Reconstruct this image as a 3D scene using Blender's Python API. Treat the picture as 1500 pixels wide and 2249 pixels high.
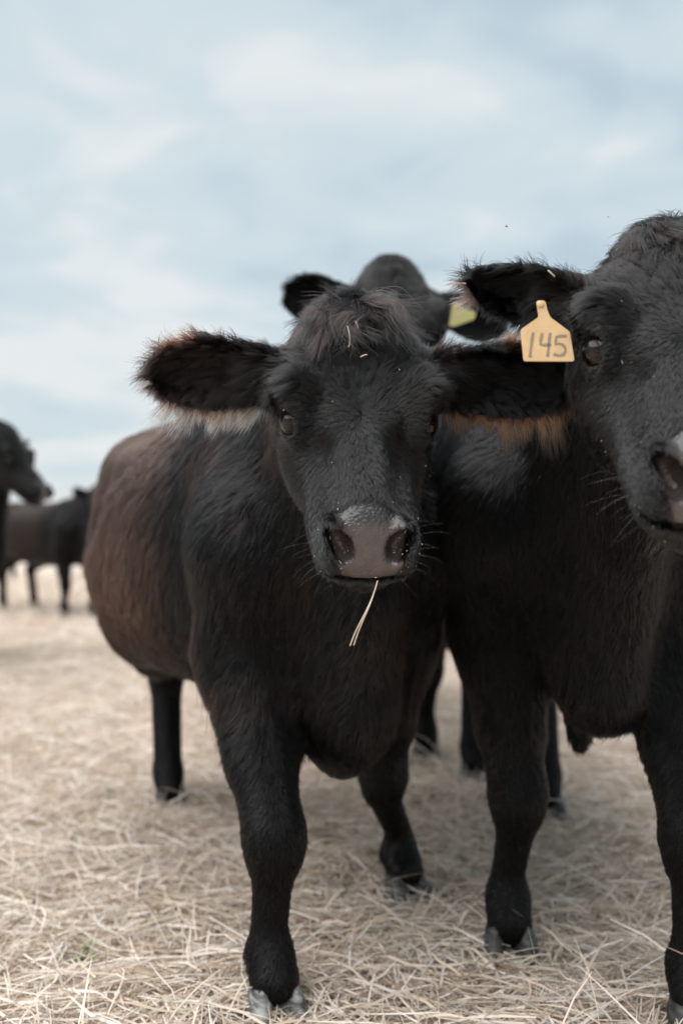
import bpy, math, random
import numpy as np
from mathutils import Matrix, Vector

# ------------------------------------------------------------------ scene, camera, light
for o in list(bpy.data.objects):
    bpy.data.objects.remove(o)
S = bpy.context.scene
COL = S.collection
CAM_H = 0.96            # camera height (m); the photographer crouches
FPX, CX, VH = 2186.0, 750.0, 1170.0      # focal length, centre and horizon in photo pixels

cam_d = bpy.data.cameras.new('camera')
cam = bpy.data.objects.new('camera', cam_d); COL.objects.link(cam)
cam.location = (0, 0, CAM_H); cam.rotation_euler = (math.pi / 2, 0, 0)
cam_d.sensor_fit = 'VERTICAL'; cam_d.sensor_height = 36.0; cam_d.lens = 36.0 * FPX / 2249.0
cam_d.shift_y = (VH - 1124.5) / 2249.0
cam_d.clip_start = 0.05; cam_d.clip_end = 6000
cam_d.dof.use_dof = True; cam_d.dof.focus_distance = 1.63; cam_d.dof.aperture_fstop = 1.9
S.camera = cam

SUN_EL, SUN_AZ = math.radians(66), math.radians(-120)   # azimuth from +Y (view direction) towards +X
W = bpy.data.worlds.new('World'); S.world = W; W.use_nodes = True
nt = W.node_tree; nt.nodes.clear()
def N(t, typ, **kw):
    n = t.nodes.new(typ)
    for k, v in kw.items():
        if k.startswith('i_'):
            key = k[2:]; key = int(key) if key.isdigit() else key.replace('_', ' ')
            n.inputs[key].default_value = v
        else:
            setattr(n, k, v)
    return n
def L(t, a, b): t.links.new(a, b)
out = N(nt, 'ShaderNodeOutputWorld')
sky = N(nt, 'ShaderNodeTexSky'); sky.sky_type = 'NISHITA'; sky.sun_disc = False
sky.sun_elevation = SUN_EL; sky.sun_rotation = SUN_AZ; sky.air_density = 1.2; sky.dust_density = 2.0
bg_sky = N(nt, 'ShaderNodeBackground', i_Strength=0.10); L(nt, sky.outputs[0], bg_sky.inputs[0])
tc = N(nt, 'ShaderNodeTexCoord')
sep = N(nt, 'ShaderNodeSeparateXYZ'); L(nt, tc.outputs['Generated'], sep.inputs[0])
zc = N(nt, 'ShaderNodeMath', operation='MAXIMUM', i_1=0.0); L(nt, sep.outputs[2], zc.inputs[0])
za = N(nt, 'ShaderNodeMath', operation='ADD', i_1=0.30); L(nt, zc.outputs[0], za.inputs[0])
dx = N(nt, 'ShaderNodeMath', operation='DIVIDE'); L(nt, sep.outputs[0], dx.inputs[0]); L(nt, za.outputs[0], dx.inputs[1])
dy = N(nt, 'ShaderNodeMath', operation='DIVIDE'); L(nt, sep.outputs[1], dy.inputs[0]); L(nt, za.outputs[0], dy.inputs[1])
cmb = N(nt, 'ShaderNodeCombineXYZ'); L(nt, dx.outputs[0], cmb.inputs[0]); L(nt, dy.outputs[0], cmb.inputs[1])
mp = N(nt, 'ShaderNodeMapping'); mp.inputs['Location'].default_value = (15.2, -16.53, 5.45)
mp.inputs['Rotation'].default_value = (0, 0, math.radians(-24)); mp.inputs['Scale'].default_value = (1.0, 1.25, 1)
L(nt, cmb.outputs[0], mp.inputs[0])
n1 = N(nt, 'ShaderNodeTexNoise', i_Scale=1.25, i_Detail=3.0, i_Roughness=0.46, i_Distortion=0.35); L(nt, mp.outputs[0], n1.inputs['Vector'])
n2 = N(nt, 'ShaderNodeTexNoise', i_Scale=3.4, i_Detail=3.0, i_Roughness=0.5, i_Distortion=0.5); L(nt, mp.outputs[0], n2.inputs['Vector'])
mixn = N(nt, 'ShaderNodeMix', data_type='FLOAT'); mixn.inputs[0].default_value = 0.50
L(nt, n1.outputs[0], mixn.inputs[2]); L(nt, n2.outputs[0], mixn.inputs[3])
# low cloud near the horizon is whiter (more cloud in the line of sight)
hz = N(nt, 'ShaderNodeMapRange', interpolation_type='SMOOTHSTEP'); hz.inputs['From Min'].default_value = 0.0; hz.inputs['From Max'].default_value = 0.42
hz.inputs['To Min'].default_value = 0.13; hz.inputs['To Max'].default_value = 0.0
L(nt, sep.outputs[2], hz.inputs[0])
addn = N(nt, 'ShaderNodeMath', operation='ADD'); L(nt, mixn.outputs[0], addn.inputs[0]); L(nt, hz.outputs[0], addn.inputs[1])
rmp = N(nt, 'ShaderNodeValToRGB'); L(nt, addn.outputs[0], rmp.inputs[0])
cr = rmp.color_ramp; cr.interpolation = 'EASE'
cr.elements[0].position = 0.40; cr.elements[0].color = (0.52, 0.645, 0.73, 1)
cr.elements[1].position = 0.65; cr.elements[1].color = (0.83, 0.87, 0.885, 1)
e_ = cr.elements.new(0.53); e_.color = (0.66, 0.765, 0.815, 1)
bg_cl = N(nt, 'ShaderNodeBackground', i_Strength=1.0); L(nt, rmp.outputs[0], bg_cl.inputs[0])
mxs = N(nt, 'ShaderNodeMixShader'); mxs.inputs[0].default_value = 0.93
L(nt, bg_sky.outputs[0], mxs.inputs[1]); L(nt, bg_cl.outputs[0], mxs.inputs[2]); L(nt, mxs.outputs[0], out.inputs[0])

sun_d = bpy.data.lights.new('sun', 'SUN'); sun_d.energy = 5.0; sun_d.angle = math.radians(85); sun_d.color = (1.0, 0.975, 0.945)
sun = bpy.data.objects.new('sun', sun_d); COL.objects.link(sun)
sdir = Vector((math.sin(SUN_AZ) * math.cos(SUN_EL), math.cos(SUN_AZ) * math.cos(SUN_EL), math.sin(SUN_EL)))
sun.rotation_euler = sdir.to_track_quat('Z', 'Y').to_euler(); sun.location = (-6, -2, 12)

S.view_settings.view_transform = 'Standard'; S.view_settings.look = 'None'
S.view_settings.exposure = 0.0; S.view_settings.gamma = 1.0; S.view_settings.use_curve_mapping = False
S.cycles.use_denoising = True; S.cycles.max_bounces = 8; S.cycles.diffuse_bounces = 3; S.cycles.glossy_bounces = 3
S.cycles.transmission_bounces = 6; S.cycles.transparent_max_bounces = 8
S.cycles.sample_clamp_indirect = 4.0

RNG = np.random.default_rng(7)
f32 = np.float32

# ------------------------------------------------------------------ helpers
def px(u, v, d):
    """photo pixel at depth d -> world point"""
    return np.array([(u - CX) / FPX * d, d, CAM_H - (v - VH) / FPX * d])
def proj(p):
    return (CX + p[0] / p[1] * FPX, VH - (p[2] - CAM_H) / p[1] * FPX)
def nrm(v):
    v = np.asarray(v, float); return v / np.linalg.norm(v)
def nrows(v): return v / np.maximum(np.linalg.norm(v, axis=1, keepdims=True), 1e-9)
def sstep(x, a, b):
    t = np.clip((x - a) / (b - a), 0, 1); return t * t * (3 - 2 * t)
def tag(o, label=None, cat=None, group=None, kind=None):
    if label: o['label'] = label
    if cat: o['category'] = cat
    if group: o['group'] = group
    if kind: o['kind'] = kind
    return o
def link(name, data, parent=None, mat=None):
    o = bpy.data.objects.new(name, data); COL.objects.link(o)
    if parent is not None: o.parent = parent
    if mat is not None: data.materials.append(mat)
    return o
def np_mesh(name, V, Q, smooth=True):
    """mesh from numpy verts and an (n,k) face array"""
    me = bpy.data.meshes.new(name); V = np.asarray(V, f32); Q = np.asarray(Q, np.int32)
    k = Q.shape[1]
    me.vertices.add(len(V)); me.vertices.foreach_set('co', V.ravel())
    me.loops.add(Q.size); me.loops.foreach_set('vertex_index', Q.ravel())
    me.polygons.add(len(Q)); me.polygons.foreach_set('loop_start', np.arange(0, Q.size, k, dtype=np.int32))
    me.polygons.foreach_set('loop_total', np.full(len(Q), k, np.int32))
    me.polygons.foreach_set('use_smooth', np.full(len(Q), smooth))
    me.update(); me.validate()
    return me
def hash3(i, seed):
    i = i.astype(np.int64)
    h = (i[..., 0] * 73856093) ^ (i[..., 1] * 19349663) ^ (i[..., 2] * 83492791) ^ (seed * 2654435)
    h = (h ^ (h >> 13)) * 1274126177; h = h & 0x7fffffff
    h = (h ^ (h >> 15)) * 668265263; h = h & 0x7fffffff
    return ((h >> 7) & 0xfffff) / float(0xfffff)
def vnoise(P, freq, seed=0):
    """value noise in 0..1 on an (n,3) array"""
    q = P * freq; i = np.floor(q).astype(np.int64); t = q - i; t = t * t * (3 - 2 * t)
    r = np.zeros(len(P))
    for a in (0, 1):
        wa = t[:, 0] if a else 1 - t[:, 0]
        for b in (0, 1):
            wb = t[:, 1] if b else 1 - t[:, 1]
            for c in (0, 1):
                wc = t[:, 2] if c else 1 - t[:, 2]
                r += wa * wb * wc * hash3(i + np.array([a, b, c]), seed)
    return r
def feature(P, cell, seed):
    """nearest jittered feature point: (position, random id 0..1)"""
    q = P / cell; i0 = np.floor(q).astype(np.int64)
    best = np.full(len(P), 1e9); pos = np.zeros_like(P); rid = np.zeros(len(P))
    i0 = np.floor(q - .5).astype(np.int64)
    for a in (0, 1):
        for b in (0, 1):
            for c in (0, 1):
                i = i0 + np.array([a, b, c])
                fp = (i + np.stack([hash3(i, seed), hash3(i, seed + 1), hash3(i, seed + 2)], 1))
                d = ((fp - q) ** 2).sum(1); m = d < best
                best[m] = d[m]; pos[m] = fp[m]; rid[m] = hash3(i[m], seed + 3)
    return pos * cell, rid

# ------------------------------------------------------------------ implicit surfaces
def smin(a, b, k):
    h = np.maximum(k - np.abs(a - b), 0) / k; return np.minimum(a, b) - h * h * k * 0.25
def smax(a, b, k): return -smin(-a, -b, k)
def axis(lo, hi, coarse, fine=()):
    p = [lo]
    while p[-1] < hi:
        s = coarse
        for a, b, st in fine:
            if a <= p[-1] <= b: s = min(s, st)
            elif p[-1] < a: s = min(s, max(st, 0.35 * (a - p[-1]) + st))
            else: s = min(s, max(st, 0.35 * (p[-1] - b) + st))
        p.append(p[-1] + s)
    return np.array(p)
class Field:
    def __init__(s, xs, ys, zs):
        s.ax = (xs, ys, zs); s.F = np.full((len(xs), len(ys), len(zs)), 1.0, f32)
    def _sl(s, lo, hi):
        r = []
        for a, l, h in zip(s.ax, lo, hi):
            i0 = max(np.searchsorted(a, l) - 1, 0); i1 = min(np.searchsorted(a, h) + 1, len(a)); r.append(slice(i0, i1))
        return tuple(r)
    def _pts(s, sl):
        g = np.meshgrid(*[a[q] for a, q in zip(s.ax, sl)], indexing='ij')
        return np.stack(g, -1).astype(f32)
    def op(s, fn, lo, hi, k, sub=False):
        m = k + 0.03; sl = s._sl(np.asarray(lo) - m, np.asarray(hi) + m)
        if any(q.stop - q.start < 1 for q in sl): return
        D = fn(s._pts(sl)).astype(f32)
        s.F[sl] = smax(s.F[sl], -D, k) if sub else smin(s.F[sl], D, k)
    def cone(s, a, b, ra, rb, k=0.05, sx=1.0, sub=False):
        a = np.asarray(a, float); b = np.asarray(b, float); sc = np.array([1 / sx, 1, 1])
        A, B = a * sc, b * sc; ab = B - A; l2 = max(ab @ ab, 1e-9)
        def fn(P):
            q = P * sc.astype(f32) - A.astype(f32)
            t = np.clip((q @ ab.astype(f32)) / l2, 0, 1)
            d = np.linalg.norm(q - t[..., None] * ab.astype(f32), axis=-1) - (ra + (rb - ra) * t)
            return d * min(sx, 1.0)
        r = max(ra, rb) * max(sx, 1)
        s.op(fn, np.minimum(a, b) - r, np.maximum(a, b) + r, k, sub)
    def ell(s, c, R, rad, k=0.03, sub=False):
        """ellipsoid: R columns are its axes in field space"""
        c = np.asarray(c, float); R = np.asarray(R, float); rad = np.asarray(rad, float)
        def fn(P):
            q = (P - c.astype(f32)) @ R.astype(f32)
            k0 = np.linalg.norm(q / rad.astype(f32), axis=-1); k1 = np.linalg.norm(q / (rad ** 2).astype(f32), axis=-1)
            return k0 * (k0 - 1) / np.maximum(k1, 1e-6)
        ext = np.abs(R) @ rad
        s.op(fn, c - ext, c + ext, k, sub)
    def mesh(s):
        F = s.F; neg = F < 0; nx, ny, nz = F.shape
        cnt = np.zeros((nx - 1, ny - 1, nz - 1), np.int8)
        for a in (0, 1):
            for b in (0, 1):
                for c in (0, 1): cnt += neg[a:nx - 1 + a, b:ny - 1 + b, c:nz - 1 + c]
        act = (cnt > 0) & (cnt < 8); I = np.argwhere(act); idx = np.full(act.shape, -1, np.int64); idx[act] = np.arange(len(I))
        val = {}
        for a in (0, 1):
            for b in (0, 1):
                for c in (0, 1): val[a, b, c] = F[I[:, 0] + a, I[:, 1] + b, I[:, 2] + c].astype(float)
        acc = np.zeros((len(I), 3)); n = np.zeros(len(I))
        corners = list(val)
        for p in corners:
            for d in range(3):
                if p[d]: continue
                q = list(p); q[d] = 1; q = tuple(q)
                va, vb = val[p], val[q]; m = (va < 0) != (vb < 0)
                t = np.where(m, va / np.where(m, va - vb, 1), 0)
                pt = np.tile(np.array(p, float), (len(I), 1)); pt[:, d] += t
                acc[m] += pt[m]; n[m] += 1
        loc = acc / n[:, None]
        V = np.empty((len(I), 3))
        for d in range(3):
            a = s.ax[d]; V[:, d] = a[I[:, d]] + loc[:, d] * (a[I[:, d] + 1] - a[I[:, d]])
        Q = []
        for d in range(3):
            e1, e2 = [(1, 2), (2, 0), (0, 1)][d]
            lo = [slice(None)] * 3; hi = [slice(None)] * 3; lo[d] = slice(0, -1); hi[d] = slice(1, None)
            ch = neg[tuple(lo)] != neg[tuple(hi)]
            E = np.argwhere(ch)
            E = E[(E[:, e1] > 0) & (E[:, e2] > 0) & (E[:, e1] < F.shape[e1] - 1) & (E[:, e2] < F.shape[e2] - 1)]
            o1 = np.zeros(3, int); o1[e1] = 1; o2 = np.zeros(3, int); o2[e2] = 1
            g = lambda X: idx[X[:, 0], X[:, 1], X[:, 2]]
            q = np.stack([g(E - o1 - o2), g(E - o2), g(E), g(E - o1)], 1)
            flip = ~neg[E[:, 0], E[:, 1], E[:, 2]]
            q[flip] = q[flip][:, ::-1]
            Q.append(q[(q >= 0).all(1)])
        return V, np.concatenate(Q)
def vnormals(V, Q):
    n = np.cross(V[Q[:, 2]] - V[Q[:, 0]], V[Q[:, 3]] - V[Q[:, 1]]); vn = np.zeros_like(V)
    for j in range(4): np.add.at(vn, Q[:, j], n)
    return nrows(vn)
def relax(V, Q, it, lam=0.5, mask=None):
    nb = np.zeros((len(V), 1))
    for a, b in ((0, 1), (1, 2), (2, 3), (3, 0)):
        np.add.at(nb, Q[:, a], 1); np.add.at(nb, Q[:, b], 1)
    for i in range(it):
        for l in (lam, -lam * 1.03):
            acc = np.zeros_like(V)
            for a, b in ((0, 1), (1, 2), (2, 3), (3, 0)):
                np.add.at(acc, Q[:, a], V[Q[:, b]]); np.add.at(acc, Q[:, b], V[Q[:, a]])
            d = (acc / np.maximum(nb, 1) - V) * l
            V = V + d
    return V
def table(keys, *cols, sig=0.012):
    """smoothed lookup: returns function s -> list of arrays"""
    keys = np.asarray(keys, float); x = np.linspace(keys[0], keys[-1], 400); dxs = x[1] - x[0]
    r = int(max(3 * sig / dxs, 1)); kern = np.exp(-0.5 * (np.arange(-r, r + 1) * dxs / sig) ** 2); kern /= kern.sum()
    T = []
    for c in cols:
        y = np.interp(x, keys, c); y = np.convolve(np.pad(y, r, mode='edge'), kern, 'valid'); T.append(y.astype(f32))
    return lambda s: [np.interp(s, x, y) for y in T]

# ------------------------------------------------------------------ materials
def mat(name):
    m = bpy.data.materials.new(name); m.use_nodes = True; t = m.node_tree
    return m, t, t.nodes['Principled BSDF']
def skin_mat():
    m, t, b = mat('cow_hide')
    at = N(t, 'ShaderNodeAttribute', attribute_name='hide')
    geo = N(t, 'ShaderNodeTexCoord')
    L(t, at.outputs['Color'], b.inputs['Base Color'])
    sp = N(t, 'ShaderNodeAttribute', attribute_name='nose')
    ro = N(t, 'ShaderNodeMapRange'); ro.inputs['To Min'].default_value = 0.75; ro.inputs['To Max'].default_value = 0.33
    L(t, sp.outputs['Fac'], ro.inputs[0]); L(t, ro.outputs[0], b.inputs['Roughness'])
    vo = N(t, 'ShaderNodeTexVoronoi', i_Scale=175.0); L(t, geo.outputs['Object'], vo.inputs['Vector'])
    vo.feature = 'SMOOTH_F1'; vo.inputs['Smoothness'].default_value = .25
    vr = N(t, 'ShaderNodeMapRange'); vr.inputs['From Min'].default_value = .75; vr.inputs['From Max'].default_value = 0.05; L(t, vo.outputs['Distance'], vr.inputs[0])
    no = N(t, 'ShaderNodeTexNoise', i_Scale=60.0, i_Detail=4.0); L(t, geo.outputs['Object'], no.inputs['Vector'])
    st = N(t, 'ShaderNodeMath', operation='MULTIPLY', i_1=0.8); L(t, sp.outputs['Fac'], st.inputs[0])
    bp = N(t, 'ShaderNodeBump', i_Distance=0.0011); L(t, vr.outputs[0], bp.inputs['Height']); L(t, st.outputs[0], bp.inputs['Strength'])
    L(t, bp.outputs[0], b.inputs['Normal'])
    sl_ = N(t, 'ShaderNodeMapRange'); sl_.inputs['To Min'].default_value = 0.08; sl_.inputs['To Max'].default_value = 0.6; L(t, sp.outputs['Fac'], sl_.inputs[0]); L(t, sl_.outputs[0], b.inputs['Specular IOR Level'])
    return m
def coat_mat(name, rough=0.17, rad=0.6, ior=1.31):
    m = bpy.data.materials.new(name); m.use_nodes = True; t = m.node_tree; t.nodes.clear()
    o = N(t, 'ShaderNodeOutputMaterial'); p = N(t, 'ShaderNodeBsdfHairPrincipled')
    p.parametrization = 'COLOR'; p.model = 'CHIANG'
    at = N(t, 'ShaderNodeAttribute', attribute_name='tint')
    L(t, at.outputs['Color'], p.inputs['Color'])
    p.inputs['Roughness'].default_value = rough; p.inputs['Radial Roughness'].default_value = rad
    p.inputs['IOR'].default_value = ior; p.inputs['Random Roughness'].default_value = 0.2
    L(t, p.outputs[0], o.inputs[0])
    return m
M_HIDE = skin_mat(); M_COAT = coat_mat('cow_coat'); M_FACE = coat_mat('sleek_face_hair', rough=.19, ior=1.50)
def eye_mat():
    m, t, b = mat('cow_eye'); g = N(t, 'ShaderNodeTexCoord'); s = N(t, 'ShaderNodeSeparateXYZ'); L(t, g.outputs['Object'], s.inputs[0])
    # local z looks out of the socket; pupil is a horizontal bar
    q = N(t, 'ShaderNodeVectorMath', operation='MULTIPLY'); q.inputs[1].default_value = (60, 105, 0); L(t, g.outputs['Object'], q.inputs[0])
    ln = N(t, 'ShaderNodeVectorMath', operation='LENGTH'); L(t, q.outputs[0], ln.inputs[0])
    r = N(t, 'ShaderNodeValToRGB'); L(t, ln.outputs['Value'], r.inputs[0])
    r.color_ramp.elements[0].position = 0.42; r.color_ramp.elements[0].color = (0.004, 0.004, 0.006, 1)
    r.color_ramp.elements[1].position = 0.62; r.color_ramp.elements[1].color = (0.012, 0.0045, 0.0025, 1)
    e = r.color_ramp.elements.new(0.98); e.color = (0.006, 0.003, 0.0025, 1)
    L(t, r.outputs[0], b.inputs['Base Color']); b.inputs['Roughness'].default_value = 0.03
    b.inputs['IOR'].default_value = 1.42
    return m
M_EYE = eye_mat()
def hoof_mat(name, k):
    m, t, b = mat(name); g = N(t, 'ShaderNodeTexCoord'); n = N(t, 'ShaderNodeTexNoise', i_Scale=38.0, i_Detail=4.0)
    mpn = N(t, 'ShaderNodeMapping'); mpn.inputs['Scale'].default_value = (1, 1, 3); L(t, g.outputs['Object'], mpn.inputs[0]); L(t, mpn.outputs[0], n.inputs['Vector'])
    r = N(t, 'ShaderNodeValToRGB'); L(t, n.outputs[0], r.inputs[0])
    r.color_ramp.elements[0].position = 0.35; r.color_ramp.elements[0].color = (.05 * k, .05 * k, .05 * k, 1)
    r.color_ramp.elements[1].position = 0.65; r.color_ramp.elements[1].color = (.30 * k, .30 * k, .29 * k, 1)
    L(t, r.outputs[0], b.inputs['Base Color']); b.inputs['Roughness'].default_value = 0.6
    bp = N(t, 'ShaderNodeBump', i_Strength=0.4, i_Distance=0.003); L(t, n.outputs[0], bp.inputs['Height']); L(t, bp.outputs[0], b.inputs['Normal'])
    return m
M_HOOF = hoof_mat('pale_hoof_horn', 1.0); M_HOOF_DARK = hoof_mat('dark_hoof_horn', .22)

# ------------------------------------------------------------------ ground
def bed(x, y):
    p = np.stack([x, y, np.zeros_like(x)], -1).reshape(-1, 3)
    z = .045 * (vnoise(p, 1.7, 31) - .5) + .03 * (vnoise(p, 4.5, 32) - .5) + .012 * (vnoise(p, 11, 33) - .5)
    return (z * np.exp(-np.abs(p[:, 1]) / 60)).reshape(x.shape)
def field_mat():
    m, t, b = mat('dry_field'); g = N(t, 'ShaderNodeTexCoord')
    mp_ = N(t, 'ShaderNodeMapping'); mp_.inputs['Scale'].default_value = (1, .6, 1); L(t, g.outputs['Object'], mp_.inputs[0])
    a = N(t, 'ShaderNodeTexNoise', i_Scale=9.0, i_Detail=8.0, i_Roughness=.7); L(t, mp_.outputs[0], a.inputs['Vector'])
    c = N(t, 'ShaderNodeTexNoise', i_Scale=.35, i_Detail=4.0, i_Roughness=.6); L(t, g.outputs['Object'], c.inputs['Vector'])
    r = N(t, 'ShaderNodeValToRGB'); L(t, a.outputs[0], r.inputs[0])
    r.color_ramp.elements[0].position = .30; r.color_ramp.elements[0].color = (.27, .20, .15, 1)
    r.color_ramp.elements[1].position = .66; r.color_ramp.elements[1].color = (.75, .645, .56, 1)
    gr = N(t, 'ShaderNodeValToRGB'); L(t, c.outputs[0], gr.inputs[0])
    gr.color_ramp.elements[0].position = .50; gr.color_ramp.elements[0].color = (0, 0, 0, 1)
    gr.color_ramp.elements[1].position = .64; gr.color_ramp.elements[1].color = (.55, .55, .55, 1)
    sp = N(t, 'ShaderNodeSeparateXYZ'); L(t, g.outputs['Object'], sp.inputs[0])
    fr = N(t, 'ShaderNodeMapRange', interpolation_type='SMOOTHSTEP'); fr.inputs['From Min'].default_value = 14; fr.inputs['From Max'].default_value = 40; L(t, sp.outputs[1], fr.inputs[0])
    mm = N(t, 'ShaderNodeMath', operation='MULTIPLY'); L(t, gr.outputs[0], mm.inputs[0]); L(t, fr.outputs[0], mm.inputs[1])
    mx = N(t, 'ShaderNodeMix', data_type='RGBA'); L(t, mm.outputs[0], mx.inputs[0]); L(t, r.outputs[0], mx.inputs[6]); mx.inputs[7].default_value = (.24, .27, .14, 1)
    L(t, mx.outputs[2], b.inputs['Base Color']); b.inputs['Roughness'].default_value = .95; b.inputs['Specular IOR Level'].default_value = .1
    bp = N(t, 'ShaderNodeBump', i_Strength=.6, i_Distance=.03); L(t, a.outputs[0], bp.inputs['Height']); L(t, bp.outputs[0], b.inputs['Normal'])
    return m
gx = np.concatenate([-np.geomspace(2500, 6, 34), np.linspace(-5.8, 5.8, 150), np.geomspace(6, 2500, 34)])
gy = np.concatenate([-np.geomspace(2500, 2, 24), np.linspace(-1.8, 14, 200), np.geomspace(14.2, 4500, 50)])
GX, GY = np.meshgrid(gx, gy, indexing='ij'); GZ = bed(GX, GY)
ii = np.arange(len(gx) * len(gy)).reshape(len(gx), len(gy))
fq = np.stack([ii[:-1, :-1], ii[1:, :-1], ii[1:, 1:], ii[:-1, 1:]], -1).reshape(-1, 4)
fo = link('field', np_mesh('field', np.stack([GX, GY, GZ], -1).reshape(-1, 3), fq), None, field_mat())
tag(fo, 'pale dry field reaching to the horizon', 'field', kind='structure')

def straw_mat():
    m, t, b = mat('straw'); at = N(t, 'ShaderNodeAttribute', attribute_name='tint'); L(t, at.outputs['Color'], b.inputs['Base Color'])
    b.inputs['Roughness'].default_value = .55; b.inputs['Specular IOR Level'].default_value = .35
    tr = N(t, 'ShaderNodeBsdfTranslucent'); L(t, at.outputs['Color'], tr.inputs[0])
    mx = N(t, 'ShaderNodeMixShader'); mx.inputs[0].default_value = .22; L(t, b.outputs[0], mx.inputs[1]); L(t, tr.outputs[0], mx.inputs[2])
    L(t, mx.outputs[0], t.nodes['Material Output'].inputs[0]); return m
M_STRAW = straw_mat()
def straw_color(rng, n, pos, dark=0):
    pal = np.array([[.74, .63, .54], [.80, .71, .63], [.66, .55, .45], [.84, .77, .71], [.53, .42, .32], [.72, .60, .48], [.41, .30, .22], [.58, .56, .45]])
    c = pal[rng.choice(len(pal), n, p=[.22, .2, .16, .14, .1, .1, .05, .03])] * rng.uniform(.82, 1.12, (n, 1))
    return c
def strands(n, d0, d1, rng, length, width, seg, spread, zt, stick=.05, power=1.0):
    """flat bent straw ribbons scattered over the ground wedge between depths d0 and d1"""
    d = np.sqrt(rng.uniform(d0 ** 2, d1 ** 2, n)); x = rng.uniform(-1, 1, n) * (d * .343 * 1.18 + spread)
    l = rng.uniform(*length, n) * rng.uniform(.5, 1, n); w = rng.uniform(*width, n)
    az = rng.uniform(0, 2 * np.pi, n); pa = rng.normal(0, .12, n); st = rng.random(n) < stick; pa = np.where(st, np.abs(rng.normal(0, .45, n)) + .1, pa)
    kink = rng.normal(0, .20, (n, seg)) * rng.choice([.3, 1, 2.4], (n, 1), p=[.5, .35, .15]); kz = rng.normal(0, .10, (n, seg))
    z0 = rng.random(n) ** 1.3 * zt
    P = np.empty((n, seg + 1, 3)); dirs = np.empty((n, seg + 1, 3)); P[:, 0] = np.stack([x, d, z0], 1)
    a = az.copy(); e = pa.copy()
    for j in range(seg):
        v = np.stack([np.cos(a) * np.cos(e), np.sin(a) * np.cos(e), np.sin(e)], 1); dirs[:, j] = v
        P[:, j + 1] = P[:, j] + v * (l / seg)[:, None]; a = a + kink[:, j]; e = e * .75 + kz[:, j] - .05
    dirs[:, seg] = dirs[:, seg - 1]
    mid = P[:, seg // 2, :2] - np.stack([x, d], 1); P[:, :, :2] -= mid[:, None]
    P[:, :, 2] += bed(P[:, :, 0], P[:, :, 1]); P[:, :, 2] = np.maximum(P[:, :, 2], bed(P[:, :, 0], P[:, :, 1]) - .004)
    tw = rng.uniform(-1.2, 1.2, n); up = np.array([0, 0, 1.0])
    sd = np.cross(dirs, up); sd /= np.maximum(np.linalg.norm(sd, axis=-1, keepdims=True), 1e-6)
    nn_ = np.cross(sd, dirs); sd = sd * np.cos(tw)[:, None, None] + nn_ * np.sin(tw)[:, None, None]
    prof = np.ones(seg + 1); prof[-1] = .45
    hw = (w / 2)[:, None, None] * prof[None, :, None]
    return P - sd * hw, P + sd * hw
def straw_mesh(parts, rng):
    VV, QQ, CC = [], [], []; base = 0
    for A, B in parts:
        n, k, _ = A.shape; V = np.stack([A, B], 2).reshape(n * k * 2, 3)
        i = (np.arange(n) * k * 2)[:, None] + (np.arange(k - 1) * 2)[None]
        q = np.stack([i, i + 1, i + 3, i + 2], -1).reshape(-1, 4) + base
        c = np.repeat(straw_color(rng, n, A[:, 0]), k * 2, 0); VV.append(V); QQ.append(q); CC.append(c); base += len(V)
    V, Q, Cc = np.concatenate(VV), np.concatenate(QQ), np.concatenate(CC)
    me = np_mesh('straw', V, Q, False); ca = me.attributes.new('tint', 'FLOAT_COLOR', 'POINT')
    ca.data.foreach_set('color', np.hstack([Cc, np.ones((len(Cc), 1))]).astype(f32).ravel()); return me
rs = np.random.default_rng(21)
so = link('straw', straw_mesh([
    strands(84000, 1.5, 3.6, rs, (.06, .26), (.0018, .0052), 3, .35, .05, .03),
    strands(2500, 1.5, 3.6, rs, (.2, .42), (.0018, .0035), 5, .35, .06, .25),
    strands(85000, 3.4, 8.0, rs, (.10, .36), (.0025, .0055), 3, .5, .05, .06),
    strands(70000, 7.5, 22., rs, (.15, .45), (.006, .012), 2, 1.0, .06, .10)], rs), None, M_STRAW)
tag(so, 'loose pale dry straw littering the ground under the cows', 'straw', kind='stuff')

# ------------------------------------------------------------------ cattle
SK = table([-.27, -.245, -.20, -.15, -.09, -.03, .03, .10, .17, .22, .27, .31, .34],
           [.03, .062, .093, .119, .130, .130, .117, .091, .076, .074, .079, .074, .045],          # half width
           [-.04, -.005, .022, .034, .034, .024, .015, .013, .016, .017, .010, -.01, -.05],       # dorsal line
           [-.12, -.15, -.18, -.20, -.207, -.207, -.202, -.186, -.172, -.158, -.135, -.112, -.09], # ventral line
           sig=0.018)
EARH = table([-.1, 0, .15, .35, .55, .72, .86, .95, 1.0, 1.1], [.028, .031, .041, .062, .075, .072, .055, .034, .016, .005], sig=0.03)
EYE_C, EYE_O = np.array([.004, .106, -.028]), nrm([.30, .78, .48])
def pad_q(f, u): return (f - .245) * .6 - (u - .02) * .8
PADW = table([-.03, -.015, 0, .02, .05, .08, .105], [.036, .047, .054, .059, .058, .047, .037], sig=.006)

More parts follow.
